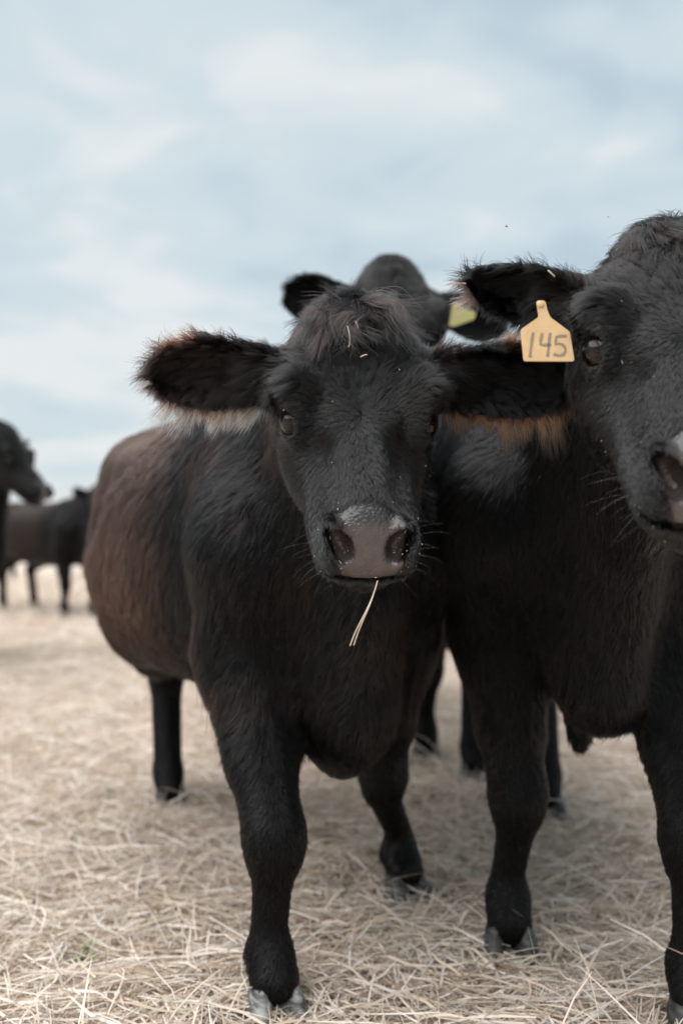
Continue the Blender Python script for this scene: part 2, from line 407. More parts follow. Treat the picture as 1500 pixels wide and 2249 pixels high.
def claw_mesh():
    """one half of a cloven hoof: toe forward (+y), inner side flat at x = 0"""
    V, Q = [], []; prof = [(0, 1.0, 0.0), (.010, 1.02, 0.0), (.035, .93, -.008), (.060, .80, -.018), (.072, .70, -.022), (.085, .58, -.024)]
    n = 14
    for z, sc, dy in prof:
        for i in range(n):
            a = 2 * math.pi * i / n; c, s_ = math.cos(a), math.sin(a)
            x = .024 + .024 * np.sign(c) * abs(c) ** .8; y = .058 * s_ if s_ > 0 else .040 * s_
            x = .024 + (x - .024) * (1 - .35 * max(s_, 0) ** 3)
            V.append((.003 + x * sc + (.024 * (1 - sc)) * .5, y * sc + dy + .012, z))
    m = len(prof)
    for r in range(m - 1):
        for i in range(n):
            Q.append((r * n + i, r * n + (i + 1) % n, (r + 1) * n + (i + 1) % n, (r + 1) * n + i))
    V = np.array(V); c0 = len(V); V = np.vstack([V, V[(m - 1) * n:].mean(0), V[:n].mean(0)])
    for i in range(0, n, 2):
        Q.append((c0, (m - 1) * n + i, (m - 1) * n + (i + 1) % n, (m - 1) * n + (i + 2) % n))
        Q.append((c0 + 1, (i + 2) % n, (i + 1) % n, i))
    return V, np.array(Q)
CLAW_V, CLAW_Q = claw_mesh()

class Cow: pass

def build_cow(P):
    C = Cow(); C.P = P
    s = P.get('s', 1.0); hs = P.get('hs', 1.0)
    O = np.array([*P['O'], 0.0]); fw = nrm([*P['fwd'], 0.0]); rt = np.array([fw[1], -fw[0], 0.0])
    R = np.stack([rt, fw, np.array([0, 0, 1.0])], 1)                 # local -> world
    C.R, C.O = R, O
    w2l = lambda p: (np.asarray(p, float) - O) @ R
    v2l = lambda v: np.asarray(v, float) @ R
    # head frame (columns f, a, u) in local space
    th, ps, ro = [math.radians(P[k]) for k in ('pitch', 'yaw', 'roll')]
    B = np.array([[0, -math.cos(th), -math.sin(th)], [1, 0, 0], [0, -math.sin(th), math.cos(th)]]).T
    Rz = np.array([[math.cos(ps), -math.sin(ps), 0], [math.sin(ps), math.cos(ps), 0], [0, 0, 1]])
    Ry = np.array([[math.cos(ro), 0, -math.sin(ro)], [0, 1, 0], [math.sin(ro), 0, math.cos(ro)]])
    Hw = Ry @ Rz @ B; Hl = R.T @ Hw; E = w2l(P['E']); C.Hl, C.E, C.Hw = Hl, E, Hw
    hp = lambda f, a, u: E + Hl @ (np.array([f, a, u]) * hs)          # head coords -> local
    C.hp = hp
    feet = {k: w2l([*P['feet'][k], 0])[:2] for k in ('fr', 'fl', 'hr', 'hl')}
    D = -(feet['hr'][1] + feet['hl'][1]) / 2
    hx = (feet['hr'][0] + feet['hl'][0]) / 2 * 0.0
    # ---- grid
    ears = []
    for side, ed in zip((-1, 1), P['ears']):
        e = nrm(v2l(ed['e'])); n = v2l(ed['n']); n = nrm(n - e * (n @ e)); h = np.cross(n, e); h = h * np.sign(h[2]) 
        r = hp(*(np.array([-.105, side * .112, -.035]) + np.array(ed.get('off', (0, 0, 0)))))
        ears.append(dict(e=e, n=n, h=h, r=r, L=ed.get('L', .25) * hs, H=ed.get('H', 1.0) * hs, side=side, cup=ed.get('cup', .045) * hs))
    C.ears = ears
    pts = [hp(f, a, u) for f in (-.27, .33) for a in (-.15, .15) for u in (-.22, .05)] + [x['r'] + x['e'] * x['L'] * 1.1 + x['h'] * q for x in ears for q in (-.1, .1)]
    pts = np.array(pts); lo, hi = pts.min(0) - .02, pts.max(0) + .02
    cz, fz = P['res']
    W0 = .62 * s
    X = axis(min(-W0, lo[0]) - .03, max(W0, hi[0]) + .03, cz, [(lo[0], hi[0], fz)])
    Y = axis(min(-D - .6 * s, lo[1]) - .03, max(.45, hi[1]) + .03, cz, [(lo[1], hi[1], fz)])
    Z = axis(0.02, max(1.45 * s, hi[2]) + .03, cz, [(lo[2], hi[2], fz)])
    F = Field(X, Y, Z)
    # ---- trunk
    T = P.get('trunk') or dict(
        y=[.34, .27, .17, .05, -.10, -.40, -.75, -1.02, -1.25, -1.45, -1.58, -1.66],
        w=[.03, .07, .125, .20, .27, .365, .425, .395, .315, .24, .16, .05],
        t=[.90, 1.00, 1.09, 1.20, 1.25, 1.235, 1.23, 1.24, 1.255, 1.22, 1.14, 1.02],
        b=[.74, .66, .60, .575, .56, .55, .53, .58, .70, .78, .83, .90])
    ky = np.array(T['y']) * np.where(np.array(T['y']) < 0, D / 1.25, 1.0)
    tb = table(ky[::-1], np.array(T['w'])[::-1] * s, (np.array(T['t'])[::-1] + P.get('top', 0)) * s, np.array(T['b'])[::-1] * s, sig=.05)
    def trunk(p):
        w, t, b = tb(p[..., 1]); c = (t + b) / 2 - .04 * (t - b); hgt = np.where(p[..., 2] > c, t - c, c - b)
        g = (np.abs(p[..., 0] / w) ** 2.25 + np.abs((p[..., 2] - c) / hgt) ** 2.25) ** (1 / 2.25)
        d = (g - 1) * np.minimum(w, hgt) * .85
        return smax(smax(d, p[..., 1] - ky[0], .08), ky[-1] - p[..., 1], .08)
    F.op(trunk, [-.55 * s, ky[-1], .4 * s], [.55 * s, ky[0], 1.4 * s], .05)
    # ---- hips, spine ridge, tail head
    for sd in (-1, 1):
        F.ell([sd * .22 * s, -D + .12, 1.17 * s], np.eye(3), [.075 * s, .09, .055 * s], .08)
        F.ell([sd * .43 * s, -D + .36, 1.06 * s], np.eye(3), [.10 * s, .15, .12 * s], .10, sub=True)
    F.cone([0, -D - .33 * s, 1.12 * s], [.0, -D - .40 * s, .62 * s], .035, .018, .04)
    F.cone([.0, -D - .40 * s, .62 * s], [.01, -D - .40 * s, .38 * s], .020, .034, .03)
    # ---- legs
    C.feet_l = {}
    for k in ('fr', 'fl'):
        fx, fy = feet[k]; sd = 1 if fx > 0 else -1
        sh = np.array([sd * .165 * s, .08, .92 * s]); el = np.array([sd * .175 * s, -.02 + fy * .25, .70 * s]); el[0] = .6 * el[0] + .4 * fx
        ca = np.array([fx * .85 + el[0] * .15 + P.get('knee', {}).get(k, 0), fy * .9 + .02, .355 * s]); fe = np.array([fx, fy - .015, .135 * s]); ho = np.array([fx, fy + .02, .098])
        F.cone(sh, el, .155 * s, .105 * s, .07, sx=.8)
        F.cone(np.array([sd * .15 * s, -.06, 1.12 * s]), sh, .10 * s, .15 * s, .09, sx=.75)
        F.cone(el, ca * .6 + el * .4, .102 * s, .066 * s, .06)
        F.cone(ca * .6 + el * .4, ca + [0, 0, .03], .066 * s, .058 * s, .03)
        F.ell(ca + np.array([0, .008, 0]), np.eye(3), [.061 * s, .062 * s, .074 * s], .025)
        F.cone(ca - [0, 0, .05], fe + [0, 0, .05], .040 * s, .034 * s, .03)
        F.ell(fe, np.eye(3), [.043 * s, .047 * s, .05 * s], .025)
        F.cone(fe, ho, .044 * s, .047 * s, .02)
        for dsd in (-1, 1): F.ell(fe + np.array([dsd * .026, -.04, -.015]), np.eye(3), [.016, .016, .022], .012)
        C.feet_l[k] = ho
    for k in ('hr', 'hl'):
        fx, fy = feet[k]; sd = 1 if fx > 0 else -1; y0 = -D
        hip = np.array([sd * .15 * s, y0 + .02, 1.0 * s]); st = np.array([sd * .21 * s, y0 + .20 + (fy - y0) * .4, .72 * s])
        hk = np.array([fx * .9, fy - .10, .47 * s]); fe = np.array([fx, fy - .02, .14 * s]); ho = np.array([fx, fy + .02, .098])
        F.cone(hip, st, .21 * s, .15 * s, .12, sx=.75)
        F.cone(np.array([sd * .14 * s, y0 - .16, .95 * s]), (hk + st) / 2, .15 * s, .09 * s, .10, sx=.75)
        F.cone(st, hk, .13 * s, .055 * s, .07, sx=.8)
        F.ell(hk, np.eye(3), [.055 * s, .065 * s, .075 * s], .03)
        F.cone(hk, fe + [0, 0, .03], .052 * s, .046 * s, .03)
        F.ell(fe, np.eye(3), [.052 * s, .054 * s, .05 * s], .02)
        F.cone(fe, ho, .043 * s, .046 * s, .02)
        C.feet_l[k] = ho
    # ---- neck
    occ = hp(-.20, 0, -.07); thr = hp(-.09, 0, -.19); q = P.get('neck', 1.0)
    wi = np.array([0, -.05, 1.10 * s]); ch = np.array([0, .10, .82 * s])
    F.cone(wi, occ, .16 * s * q, .10 * hs * q, .10, sx=.85)
    F.cone((wi + ch) / 2 + [0, 0, .02], (occ + thr) / 2, .21 * s * q, .110 * hs * q, .10, sx=.78)
    F.cone(ch, thr, .165 * s * q, .08 * hs * q, .09, sx=.80)
    dw = P.get('dewlap', [(0, .24, .62, .085), (0, .26, .80, .06)])
    for a, b in zip(dw[:-1], dw[1:]):
        F.cone(np.array(a[:3]) * [1, 1, s], np.array(b[:3]) * [1, 1, s], a[3], b[3], .10, sx=.8)
    F.cone(np.array(dw[-1][:3]) * [1, 1, s], thr + [0, 0, -.02], dw[-1][3], .035, .10, sx=.7)
    for c, r_, k_ in P.get('extra', []): F.ell(np.array(c), np.eye(3), np.array(r_), k_)
    # ---- head
    inv = 1 / hs
    def hc(p):
        qv = ((p - E.astype(f32)) @ Hl.astype(f32)) * f32(inv); return qv[..., 0], qv[..., 1], qv[..., 2]
    C.hc = lambda p: ((p - E) @ Hl) * inv
    def skull(p):
        f, a, u = hc(p); w, t, b = SK(f)
        c = t - .52 * (t - b); hg = np.where(u > c, t - c, c - b)
        # narrower towards the jaw, flat broad forehead above
        wl = w * (1 - .20 * sstep(c - u, 0, .12)) * (1 - .40 * sstep(u - c, -.01, .075) * sstep(f, .0, .07) * (1 - sstep(f, .17, .25)))
        ex = 2.5
        g = (np.abs(a / wl) ** ex + np.abs((u - c) / hg) ** ex) ** (1 / ex)
        d = (g - 1) * np.minimum(w, hg) * .85
        d = smax(d, (f - .252) * .8 + (u - .02) * .6, .065); d = smax(d, (f - .300) * .9 - (u + .07) * .436, .03)
        d = smax(d, f - .335, .03); d = smax(d, -.27 - f, .05)
        return d * hs
    bx = np.array([hp(f, a, u) for f in (-.29, .34) for a in (-.15, .15) for u in (-.22, .06)])
    F.op(skull, bx.min(0), bx.max(0), .05 * hs)
    def he(c, rad, k, sub=False, rot=None):
        Rm = Hl if rot is None else Hl @ rot
        F.ell(hp(*c), Rm, np.array(rad) * hs, k * hs, sub)
    he((-.205, 0, -.005), (.06, .05, .045), .05)
    if P.get('peak'): he((-.245, 0, -.005), (.05, .034, .05), .06)
    for sd in (-1, 1):
        he((-.02, sd * .082, -.115), (.13, .042, .085), .05)                 # cheek
        he((-.036, sd * .106, .002), (.046, .036, .030), .025)                 # brow
        he((.080, sd * .102, -.006), (.060, .030, .026), .03, sub=True)      # hollow in front of the eye
        he((.16, sd * .07, -.075), (.09, .022, .03), .03)                    # cheek line to the lip
        ec = EYE_C * [1, sd, 1]; eo = EYE_O * [1, sd, 1]
        he(ec, (.037, .031, .033), .02)
        # lid opening: axes out, along the lid, across it
        al = nrm(np.cross(eo, [0.25, 0, 1.0])); al = al * np.sign(al[0]); ac = np.cross(eo, al)
        he(ec + eo * .026, (.0245, .0185, .022), .005, True, np.stack([al, ac, eo], 1))
        he((.254, sd * .062, -.010), (.034, .016, .028), .02)                # nostril wing
        he((.246, sd * .058, -.040), (.050, .020, .035), .02)                # lip side
    for sd in (-1, 1):
        pn = np.array([.8, 0, .6]); pq = np.array([.6, 0, -.8]); la = np.array([0, 1.0, 0])
        t_ = math.radians(28) * sd
        ax1 = pq * math.cos(t_) - la * math.sin(t_); ax2 = np.cross(pn, ax1)
        c0 = np.array([.245, 0, .02]) + pq * .044 + la * sd * .046 - pn * .004
        he(c0, (.026, .0175, .038), .007, True, np.stack([ax1, ax2, pn], 1))
        c1 = np.array([.245, 0, .02]) + pq * .026 + la * sd * .060 - pn * .004
        he(c1, (.019, .010, .030), .012, True, np.stack([ax1, ax2, pn], 1))
    he((.285, 0, -.074), (.075, .12, .0050), .008, True)                      # mouth slit
    he((.205, 0, -.112), (.085, .058, .042), .02)                             # chin
    # ---- ears
    for x in ears:
        def ear(p, x=x):
            qv = p - x['r'].astype(f32); sl = (qv @ x['e'].astype(f32)) / x['L']; hh = qv @ x['h'].astype(f32); nn = qv @ x['n'].astype(f32)
            H = EARH(sl)[0] * x['H']; rr = np.clip(hh / H, -1.5, 1.5)
            n0 = x['cup'] * (rr ** 2) * sstep(sl, -.1, .45) - .02 * hs
            thk = (.016 - .0085 * sstep(sl, .1, .7)) * hs
            d = smax((np.abs(nn - n0) - thk) * .75, np.abs(hh) - H, .012)
            return smax(smax(d, (sl - 1.0) * x['L'], .012), (-.05 - sl) * x['L'], .01)
        q2 = np.array([x['r'] + x['e'] * x['L'] * t + x['h'] * v + x['n'] * w_ for t in (-.1, 1.05) for v in (-.1, .1) for w_ in (-.05, .08)])
        F.op(ear, q2.min(0), q2.max(0), .02)
        F.cone(hp(-.10, x['side'] * .085, -.045), x['r'] + x['e'] * .06 * hs - x['n'] * .012, .048 * hs, .036 * hs, .04)
    V, Q = F.mesh()
    V = relax(V, Q, 2)
    C.V, C.Q = V, Q; C.VN = vnormals(V, Q)
    # ---- objects
    root = bpy.data.objects.new('cow', None); COL.objects.link(root); root.empty_display_size = .2
    root.matrix_world = Matrix(((rt[0], fw[0], 0, O[0]), (rt[1], fw[1], 0, O[1]), (0, 0, 1, 0), (0, 0, 0, 1)))
    tag(root, P['label'], 'cow', P.get('group'))
    C.root = root
    me = np_mesh('body', V, Q)
    hcv = C.hc(V); f, a, u = hcv[:, 0], hcv[:, 1], hcv[:, 2]
    qd = pad_q(f, u); dist = np.abs((f - .245) * .8 + (u - .02) * .6)
    pw = PADW(qd)[0]
    C.padf = lambda f, a, u: (1 - sstep(np.abs(a), PADW(pad_q(f, u))[0] - .004, PADW(pad_q(f, u))[0] + .004)) * sstep(pad_q(f, u), -.026, -.018) * (1 - sstep(pad_q(f, u), .098, .106)) * (f > .2) * (u > -.085)
    nose = C.padf(f, a, u)
    base = np.tile(np.array([.005, .0046, .0044]), (len(V), 1))
    Vw = V
    brn = body_brown(P, V, hcv) 
    base = base * (1 - brn[:, None]) + np.array([.016, .009, .007]) * brn[:, None]
    nz = vnoise(V, 90, 3)
    nc = np.array([.064, .048, .044]) * (1 - sstep(.02 - qd, 0, .02)[:, None]) + np.array([.022, .020, .020]) * sstep(.02 - qd, 0, .02)[:, None]
    nc = nc * (.75 + .5 * nz[:, None])
    for sd in (-1, 1):  # dark inner nostril skin, with the shade of the cavity painted into its colour
        c0 = np.array([.245, 0, .02]) + np.array([.6, 0, -.8]) * .040 + np.array([0, sd * .05, 0]); ins = 1 - sstep(np.linalg.norm((hcv - c0) * [1, 1.2, 1], axis=1), .024, .034)
        ins = ins * sstep(-((f - .252) * .8 + (u - .02) * .6), .003, .010); nc = nc * (1 - ins[:, None]) + np.array([.006, .0055, .006]) * ins[:, None]
    base = base * (1 - nose[:, None]) + nc * nose[:, None]
    ca = me.attributes.new('hide', 'FLOAT_COLOR', 'POINT'); ca.data.foreach_set('color', np.hstack([base, np.ones((len(V), 1))]).astype(f32).ravel())
    na = me.attributes.new('nose', 'FLOAT', 'POINT'); na.data.foreach_set('value', nose.astype(f32))
    link('body', me, root, M_HIDE)
    # eyes
    for sd in (-1, 1):
        ec = EYE_C * [1, sd, 1]; eo = EYE_O * [1, sd, 1]
        al = nrm(np.cross(eo, [0.25, 0, 1.0])); al = al * np.sign(al[0]); ac = np.cross(eo, al)
        if 'eyeV' not in globals():
            globals()['eyeV'] = sphere(24, 16)
        ev, eq = eyeV
        em = np_mesh('eye', ev * (.0250 * hs), eq); eo_ = link('eye', em, root, M_EYE)
        Mx = Hl @ np.stack([al, ac, eo], 1); 
        if np.linalg.det(Mx) < 0: Mx[:, 1] *= -1
        c = hp(*(ec + eo * .0100))
        eo_.matrix_local = Matrix([[*Mx[0], c[0]], [*Mx[1], c[1]], [*Mx[2], c[2]], [0, 0, 0, 1]])
    # hooves
    for k, ho in C.feet_l.items():
        hv = []; hq = []
        for sd in (1, -1):
            v = CLAW_V * [sd, 1, 1] * s * P.get('hoof', 1.18); q_ = CLAW_Q if sd > 0 else CLAW_Q[:, ::-1]
            a_ = math.radians(-7 * sd); v = np.stack([v[:, 0] * math.cos(a_) - v[:, 1] * math.sin(a_), v[:, 0] * math.sin(a_) + v[:, 1] * math.cos(a_), v[:, 2]], 1)
            hq.append(q_ + len(hv) * len(CLAW_V)); hv.append(v)
        hm = np_mesh('hoof', np.vstack(hv), np.vstack(hq)); h_ = link('hoof', hm, root, M_HOOF if P.get('pale_hoof') == k else M_HOOF_DARK)
        h_.location = (ho[0], ho[1] + .005, .002)
    return C

def body_brown(P, V, h):
    """0..1 weathered brown in the coat (sun-bleached flank)"""
    b = P.get('brown', 0.0)
    if b <= 0: return np.zeros(len(V))
    y, z = V[:, 1], V[:, 2]
    m = sstep(-y, .12, .5) * sstep(z, .55, .85)
    m = m * (.45 + .9 * vnoise(V * [1, .6, .35], 9, 11)) * (.6 + .8 * vnoise(V, 2.5, 5))
    return np.clip(m * b, 0, 1)

def sphere(n, m):
    V, Q = [], []
    for j in range(m + 1):
        t = math.pi * (j + .0001) / (m + .0002)
        for i in range(n): V.append((math.sin(t) * math.cos(2 * math.pi * i / n), math.sin(t) * math.sin(2 * math.pi * i / n), math.cos(t)))
    for j in range(m):
        for i in range(n): Q.append((j * n + i, (j + 1) * n + i, (j + 1) * n + (i + 1) % n, j * n + (i + 1) % n))
    return np.array(V), np.array(Q)

# ------------------------------------------------------------------ coat: strands grown on the hide
def ear_coords(C, p):
    res = []
    for x in C.ears:
        q = p - x['r']; sl = (q @ x['e']) / x['L']; hh = q @ x['h']; nn = q @ x['n']
        H = EARH(sl)[0] * x['H']; rr = hh / H
        n0 = x['cup'] * (np.clip(rr, -1.5, 1.5) ** 2) * sstep(sl, -.1, .45) - .02
        w = sstep(sl, .02, .14) * (sl < 1.12) * (np.abs(rr) < 1.25) * (np.abs(nn - n0) < .045)
        res.append((w, sl, rr, nn - n0))
    return res

def grow(C, dens, npts=5, seed=1, width=1.0, view_keep=-.45, rootz=.075, lk=1.0):
    P = C.P; V, Q, VN = C.V, C.Q, C.VN; rng = np.random.default_rng(seed)
    T = np.concatenate([Q[:, [0, 1, 2]], Q[:, [0, 2, 3]]])
    a, b, c = V[T[:, 0]], V[T[:, 1]], V[T[:, 2]]; ar = .5 * np.linalg.norm(np.cross(b - a, c - a), axis=1)
    ce = (a + b + c) / 3; tn = nrows(np.cross(b - a, c - a) + 1e-12)
    camL = (np.array([0, 0, CAM_H]) - C.O) @ C.R; vd = nrows(camL - ce)
    vis = (tn * vd).sum(1)
    h = C.hc(ce); hd = head_w(h)
    ew = np.maximum(*[e[0] for e in ear_coords(C, ce)])
    leg = 1 - sstep(ce[:, 2], .42, .62)
    D = dens['body'] * np.ones(len(ce)); D = D * (1 - leg) + dens['leg'] * leg
    D = D * (1 - hd) + dens['head'] * hd; D = np.maximum(D * (1 - ew), dens['ear'] * ew)
    tuft = hd * (1 - sstep(h[:, 0], -.16, -.10)) * (h[:, 2] > -.06)
    D = D * (1 + dens.get('tuft', .3) * tuft)
    D = D * (1 - C.padf(h[:, 0], h[:, 1], h[:, 2])) * np.where(vis > view_keep, 1, 0) * (ce[:, 2] > rootz)
    cnt = rng.poisson(ar * D); ti = np.repeat(np.arange(len(T)), cnt); n = len(ti)
    r1 = np.sqrt(rng.random(n)); r2 = rng.random(n); w0, w1, w2 = 1 - r1, r1 * (1 - r2), r1 * r2
    p = V[T[ti, 0]] * w0[:, None] + V[T[ti, 1]] * w1[:, None] + V[T[ti, 2]] * w2[:, None]
    nn = nrows(VN[T[ti, 0]] * w0[:, None] + VN[T[ti, 1]] * w1[:, None] + VN[T[ti, 2]] * w2[:, None])
    h = C.hc(p); f, la, u = h.T; sg = np.sign(la) + (la == 0)
    # bare skin: nose pad, eye opening, inside of nostrils and mouth
    keep = C.padf(f, la, u) < .5
    ed = np.full(n, 9.0)
    for sd in (-1, 1):
        ec = (EYE_C + EYE_O * .022) * [1, sd, 1]; ed = np.minimum(ed, np.linalg.norm(h - ec, axis=1))
    keep &= ed > .0225
    p, nn, h, ed = p[keep], nn[keep], h[keep], ed[keep]; n = len(p); f, la, u = h.T; sg = np.where(la < 0, -1.0, 1.0)
    hd = head_w(h); ears = ear_coords(C, p)
    leg = 1 - sstep(p[:, 2], .42, .62)
    ax_f, ax_a, ax_u = C.Hl[:, 0], C.Hl[:, 1], C.Hl[:, 2]
    big = vnoise(p, 14, seed + 50); big2 = vnoise(p, 14, seed + 60); fine = vnoise(p, 45, seed + 51) - .5; fine2 = vnoise(p, 45, seed + 52) - .5
    # ---- flow
    fl = np.tile(np.array([0, -.55, -.85]), (n, 1))
    fl[:, 0] += (big - .5) * .45 + fine * .25; fl[:, 1] += (big2 - .5) * .45 + fine2 * .25
    ln = np.full(n, .036) * (1 - leg) + .013 * leg
    ln = ln * (1 + .35 * sstep(.66 - p[:, 2], 0, .15) * (1 - leg))
    lift = np.full(n, .18)
    # head: radiates from the whorl between the eyes
    rf, ra = f - P.get('whorl', .02), la
    rl = np.sqrt(rf ** 2 + ra ** 2) + 1e-4
    hf = rf / rl; ha = ra / rl
    sw = .25 * np.exp(-(rl / .07) ** 2)
    hf, ha = hf - ha * sw, ha + hf * sw
    side = sstep(np.abs(la), .07, .12)
    hu = -.5 * side
    hf = hf * (1 - .3 * side)
    # cheeks and jaw: back and down
    low = sstep(-u, .05, .10)
    hf = hf * (1 - low) + low * np.where(f > .16, .5, -.1); hu = hu * (1 - low) + low * -.9
    rgh = .35 + .65 * sstep(-f, .0, .08)
    hf = hf + ((big - .5) * .9 + fine * .9) * rgh; ha = ha + ((big2 - .5) * .9 + fine2 * .9) * rgh
    hl = .014 + .020 * sstep(-f, -.01, .09) + .004 * low
    hl = np.where(f > .19, np.maximum(.007, hl * .6), hl)
    hl = hl * np.clip(.35 + (ed - .018) / .03, .35, 1)
    hlift = .28 + .15 * sstep(-f, 0, .1)
    # brow fringe over the eyes
    brow = np.exp(-((f + .036) / .018) ** 2) * sstep(np.abs(la), .082, .108) * sstep(u, -.035, -.012)
    hl = hl + brow * .022; hf = hf * (1 - brow) + brow * .15; ha = ha * (1 - brow) + sg * brow * 1.2; hu = hu * (1 - brow) + brow * -.05; hlift = hlift + .35 * brow
    # forelock on the poll
    tl = P.get('tuft', .05)
    _, cid = feature(p, .018, seed + 5); ang = (cid - .5) * 2
    tf = (1 - sstep(f + ang * .02, -.185, -.14)) * sstep(u, -.06, -.01) * (1 - sstep(np.abs(la) + ang * .015, .025, .06))
    top = sstep(-f, .20, .24)
    tff = .70 + .35 * np.sin(cid * 37) - 1.3 * top * (np.sin(cid * 53) > .1); tfa = la * 9 + .9 * np.sin(cid * 91)
    hf = hf * (1 - tf) + tf * tff; ha = ha * (1 - tf) + tf * tfa; hl = hl + tf * tl * (.35 + 1.1 * cid); hlift = hlift + tf * (.35 + .55 * cid + .5 * top)
    hv = hf[:, None] * ax_f + ha[:, None] * ax_a + hu[:, None] * ax_u
    fl = fl * (1 - hd[:, None]) + hv * hd[:, None]; ln = ln * (1 - hd) + hl * hd; lift = lift * (1 - hd) + hlift * hd
    # ears
    rimlow = np.zeros(n); rimtop = np.zeros(n); earw = np.zeros(n); side_id = np.zeros(n); sla = np.zeros(n)
    for x, (w, sl, rr, dn) in zip(C.ears, ears):
        m = w > .01; front = (nn @ x['n']) > .1
        ev = x['e'][None] * (1.0 - .5 * np.abs(rr))[:, None] + x['h'][None] * (rr * (.25 + .8 * sstep(np.abs(rr), .5, 1)) - .28 * front)[:, None] + x['n'][None] * np.where(front, .35, 0)[:, None]
        ev = ev + ((fine * .9)[:, None] * x['h'] + ((big - .5) * .8)[:, None] * x['h'])
        rim = sstep(np.abs(rr), .72, .97)
        el = np.where(front, (.030 + .022 * big2) * (1 - .6 * sstep(-rr, .5, .9)), .012) + rim * .006 * (rr > 0) + .006 * sstep(sl, .75, 1)
        fl[m] = fl[m] * (1 - w[m, None]) + ev[m] * w[m, None]; ln[m] = ln[m] * (1 - w[m]) + el[m] * w[m]; lift[m] = lift[m] * (1 - w[m]) + np.where(front[m], .62, .2) * w[m] + rim[m] * .12
        back = ~front
        rl_ = w * sstep(-rr, .55, .85) * np.where(front, sstep(-rr, .86, 1.0), 1) * sstep(sl, .22, .4); rt_ = w * sstep(rr, .8, 1.0) * sstep(sl, .3, .6)
        rimlow = np.where(m, rl_, rimlow); rimtop = np.where(m, rt_, rimtop); earw = np.maximum(earw, w); side_id = np.where(m, x['side'], side_id); sla = np.where(m, sl, sla)
    ft = fl - nn * (fl * nn).sum(1)[:, None]; ft = nrows(ft + 1e-6)
    bt = np.cross(nn, ft)
    # ---- clumps
    cell = np.where(tf * hd > .5, .014, np.where((hd > .5) & (f < -.05), .0125, np.where(hd > .5, .0062, np.where(leg > .5, .008, .014))))
    gp = np.zeros_like(p); gid = np.zeros(n)
    for cs in np.unique(cell):
        m = cell == cs; gp[m], gid[m] = feature(p[m], cs, seed + 20)
    off = gp - p; off = off - nn * (off * nn).sum(1)[:, None]
    cl = np.where(tf * hd > .5, .92, np.where(hd > .5, np.where(f > -.03, .6, .8), .55)) * (.6 + .4 * rng.random(n))
    cl = np.where(earw > .5, .75, cl)
    ln = ln * lk * (.65 + .5 * rng.random(n)) * (.72 + .56 * gid)
    # one in thirty is a stray guard hair
    stray = rng.random(n) < np.where(earw > .5, .012, .03); ln = np.where(stray, ln * 1.35, ln); cl = np.where(stray, .1, cl); lift = np.where(stray, lift + .25, lift)
    smooth = np.where((hd > .5) & (f > -.02), .4, np.where(hd > .5, 1.0, .6))
    yaw = (gid - .5) * 1.0 * smooth + (rng.random(n) - .5) * .35; fd = ft * np.cos(yaw)[:, None] + bt * np.sin(yaw)[:, None]
    lift = np.clip(lift + (rng.random(n) - .5) * .2 + (np.mod(gid * 7.31, 1) - .5) * .5 * smooth, .05, 1.15)
    amp = np.where(tf * hd > .3, .24, .07); ph = gid * 40
    t = np.linspace(0, 1, npts)
    X = np.empty((n, npts, 3))
    for j, tj in enumerate(t):
        q = p + fd * (ln * tj * np.cos(lift * (1 - .5 * tj)))[:, None] + nn * (ln * np.sin(lift) * (tj - .55 * tj * tj))[:, None]
        q = q + bt * (amp * ln * tj * np.sin(ph + 5.0 * tj))[:, None]
        q = q + off * (cl * tj ** 1.4)[:, None]
        q[:, 2] -= ln * .18 * tj * tj * np.where((tf * hd > .3) | (earw > .3), 1, 0)
        X[:, j] = q
    # ---- colour
    base = np.array([.0026, .0025, .0026]) * np.ones((n, 1))
    v = (.75 + .5 * rng.random(n))[:, None]
    brn = body_brown(P, p, h)
    red = .5 * hd * sstep(-f, .02, .16) * sstep(vnoise(p, 22, 77), .5, .8) * P.get('hred', 1) + .25 * (1 - hd) * sstep(vnoise(p, 8, 78), .6, .8) * P.get('brown', 0)
    edge = hd * sstep(-f, .12, .2) * sstep(np.abs(la), .05, .10)
    brn = np.clip(brn + red + edge * P.get('hred', 1) * .4, 0, 1)
    col = base * (1 - brn[:, None]) + np.array([.024, .0130, .0102]) * brn[:, None]
    for sd, cc in zip((-1, 1), P.get('rim', [None, None])):
        if cc is None: continue
        m = side_id == sd
        k = np.clip(rimlow, 0, 1) * m; col = col * (1 - k[:, None]) + np.array(cc[0]) * k[:, None]
        k = np.clip(rimtop * .7, 0, 1) * (vnoise(p, 40, 90) > .58) * m; col = col * (1 - k[:, None]) + np.array(cc[1]) * k[:, None]
    col = col * v * np.where(gid > .5, 1.25, .85)[:, None]
    rad = np.full(n, .00034) * np.where(hd > .5, 1.0, 1.25) * np.where(earw > .5, .75, 1) * width
    return X, rad, col, hd * (1 - earw) > .5

def head_w(h):
    f, a, u = h.T
    return sstep(f, -.255, -.17) * (f < .36) * (1 - sstep(np.abs(a), .155, .18)) * sstep(u, -.26, -.20) * (u < .09)

def curves_obj(name, X, rad, col, parent, mtl, tip=.25):
    n, k, _ = X.shape; hcv = bpy.data.hair_curves.new(name); hcv.add_curves([k] * n)
    hcv.position_data.foreach_set('vector', X.astype(f32).ravel())
    prof = np.linspace(1, 0, k) ** .7 * (1 - tip) + tip
    ra = hcv.attributes.new('radius', 'FLOAT', 'POINT'); ra.data.foreach_set('value', (rad[:, None] * prof[None]).astype(f32).ravel())
    ta = hcv.attributes.new('tint', 'FLOAT_COLOR', 'CURVE'); ta.data.foreach_set('color', np.hstack([col, np.ones((n, 1))]).astype(f32).ravel())
    return link(name, hcv, parent, mtl)

